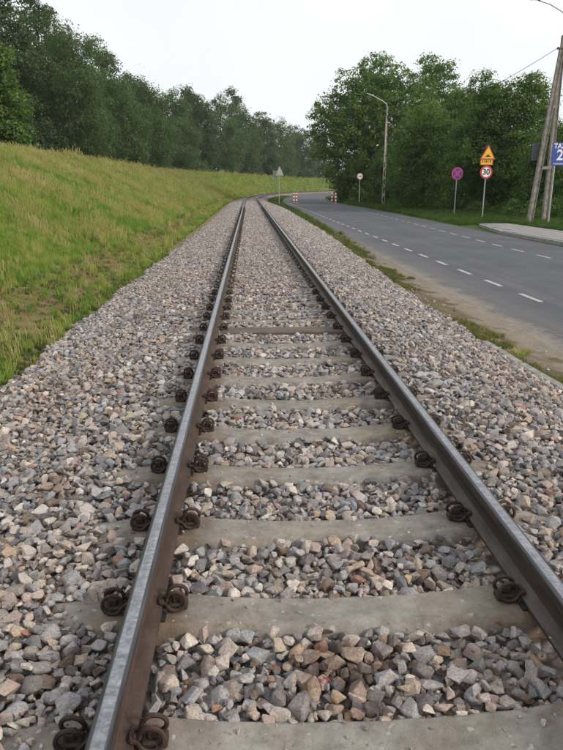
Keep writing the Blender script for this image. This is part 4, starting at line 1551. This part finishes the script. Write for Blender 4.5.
def grass(n, fo, fy, kindf, smin, smax, zadd=0.0):
    Y = fy(n)
    O = fo(n, Y)
    kd = kindf(O, Y)
    ok = kd >= 0
    O, Y, kd = O[ok], Y[ok], kd[ok]
    m = len(O)
    s = rr.uniform(smin, smax, m)
    GP.append(np.stack([O + shift(Y), Y, ground_z(O, Y) + zadd], 1))
    GRt.append(np.stack([rr.normal(0, .1, m), rr.normal(0, .1, m), rr.uniform(0, 6.28, m)], 1))
    GS.append(np.stack([s, s, s * rr.uniform(.75, 1.25, m)], 1))
    GI.append(kd)
def dyke_kind(O, Y):
    st = lump(O, Y, .55, 1.2) + .6 * lump(O, Y, 1.7, .3)
    path = smooth01(O, -3.9, -2.9)        # worn strip along the toe
    u = rr.random(len(O))
    k = np.where(u < np.clip(.04 + .34 * st, .02, .5), 6 + rr.integers(0, 3, len(O)), rr.integers(0, 6, len(O)))
    low = (O > -3.9)
    k = np.where(low & (rr.random(len(O)) < .75), 9 + rr.integers(0, 3, len(O)), k)
    strip = smooth01(O, -4.3, -3.6) * (1 - .75 * smooth01(O, -3.0, -2.6)) * (.55 + .45 * smooth01(lump(O, Y, .9, 3.), -.3, .4))
    k = np.where(rr.random(len(O)) < strip * .8, 18 + rr.integers(0, 3, len(O)), k)
    k = np.where((rr.random(len(O)) < strip * .45), -1, k)
    return k
grass(21000, lambda n, Y: rr.uniform(-.46 * Y - 4.2, toeL(Y) - .05), lambda n: 2.5 + 17.5 * rr.random(n) ** .8, dyke_kind, .65, 1.15)
grass(26000, lambda n, Y: rr.uniform(-15.5, -2.45, n), lambda n: rr.uniform(18, 52, n), dyke_kind, 1.0, 1.7)
grass(18000, lambda n, Y: rr.uniform(-15.5, -2.5, n), lambda n: rr.uniform(50, 130, n), dyke_kind, 1.6, 2.8)
grass(9000, lambda n, Y: rr.uniform(-15.5, -2.6, n), lambda n: rr.uniform(130, 330, n), dyke_kind, 2.4, 3.6)
o = scatter('bank_grass', np.concatenate(GP), np.concatenate(GRt), np.concatenate(GS), np.concatenate(GI), gc)
stuff(o); o['label'] = 'green and straw coloured grass covering the long bank left of the track'
GP, GRt, GS, GI = [], [], [], []
def verge_kind(O, Y):
    dens = lump(O, Y, .8, 2.0) + .5 * lump(O, Y, 2.5, 1.0)
    thr = -.1 + .6 * np.abs(O - (toeR(Y) + .34)) / .45
    thr = thr + .15 - .40 * smooth01(Y, 8, 24)
    k = np.where(rr.random(len(O)) < .6, 15 + rr.integers(0, 3, len(O)), 9 + rr.integers(0, 3, len(O)))
    k = np.where((dens < thr), -1, k)
    return k
grass(19000, lambda n, Y: toeR(Y) + .02 + rr.uniform(0, 1, n) * (road_l(Y) - .1 - toeR(Y)), lambda n: 4 + 96 * rr.random(n) ** 1.5, verge_kind, .45, .95)
grass(9000, lambda n, Y: toeR(Y) + .05 + rr.uniform(0, 1, n) * (road_l(Y) - toeR(Y) + .1), lambda n: rr.uniform(14, 150, n), lambda O, Y: np.where(rr.random(len(O)) < smooth01(Y, 12, 52) * (.55 + .45 * (lump(O, Y, .7, 5.) > -.2)) * np.clip((road_l(Y) - .15 - O) * 3 + smooth01(Y, 30, 60), 0, 1), np.where(rr.random(len(O)) < .35, 12, 15) + rr.integers(0, 3, len(O)), -1), .8, 1.5)
o = scatter('verge_grass', np.concatenate(GP), np.concatenate(GRt), np.concatenate(GS), np.concatenate(GI), gc)
stuff(o); o['label'] = 'patchy low grass and weeds between the ballast and the road'
GP, GRt, GS, GI = [], [], [], []
grass(15000, lambda n, Y: rr.uniform(11.9, 18.5, n), lambda n: rr.uniform(37, 135, n), lambda O, Y: np.where(O < road_r(Y) + .25, -1, 12 + rr.integers(0, 3, len(O))), 1.1, 1.9)
grass(3500, lambda n, Y: rr.uniform(14.8, 24, n), lambda n: rr.uniform(20, 37.5, n), lambda O, Y: 12 + rr.integers(0, 3, len(O)), 1.1, 1.8)
o = scatter('roadside_grass', np.concatenate(GP), np.concatenate(GRt), np.concatenate(GS), np.concatenate(GI), gc)
stuff(o); o['label'] = 'shaded green grass strip on the right of the road under the trees'
# a clump of weeds on the sandy verge by the edging
mb = MB()
r_ = random.Random(5)
for b in range(46):
    a, d = r_.uniform(0, 6.28), r_.uniform(0, .10)
    x, y, hh = math.cos(a) * d, math.sin(a) * d, r_.uniform(.03, .10)
    e = Vector((x + math.cos(a) * hh * .8, y + math.sin(a) * hh * .8, hh))
    p = Vector((x, y, 0))
    sd_ = Vector((-math.sin(a), math.cos(a), 0)) * .014
    mid = p.lerp(e, .55) + Vector((0, 0, .012))
    mb.add([p, mid + sd_, e, mid - sd_], [(0, 1, 2, 3)])
o = link('weed', mb.mesh('weed', M_BLADE), None, (3.32, 7.6, float(ground_z(3.32, 7.6))))
tag(o, 'small green weed alone on the sandy verge beside the pale edging', 'weed')
hm = bpy.data.materials.new('haze')
hm.use_nodes = True
ht = hm.node_tree
ht.nodes.clear()
ho = ht.nodes.new('ShaderNodeOutputMaterial')
pv_ = ht.nodes.new('ShaderNodeVolumePrincipled')
pv_.inputs['Color'].default_value = (0.86, 0.93, 1.0, 1)
pv_.inputs['Density'].default_value = 0.00022
pv_.inputs['Anisotropy'].default_value = 0.2
ht.links.new(pv_.outputs[0], ho.inputs['Volume'])
mb = MB()
mb.box((0, 780, 19), (2200, 1900, 42))
o = link('haze', mb.mesh('haze', hm))
stuff(o)
o['label'] = 'faint evening haze in the air over the track and the trees'
print('tris', sum(len(m.polygons) for m in bpy.data.meshes))
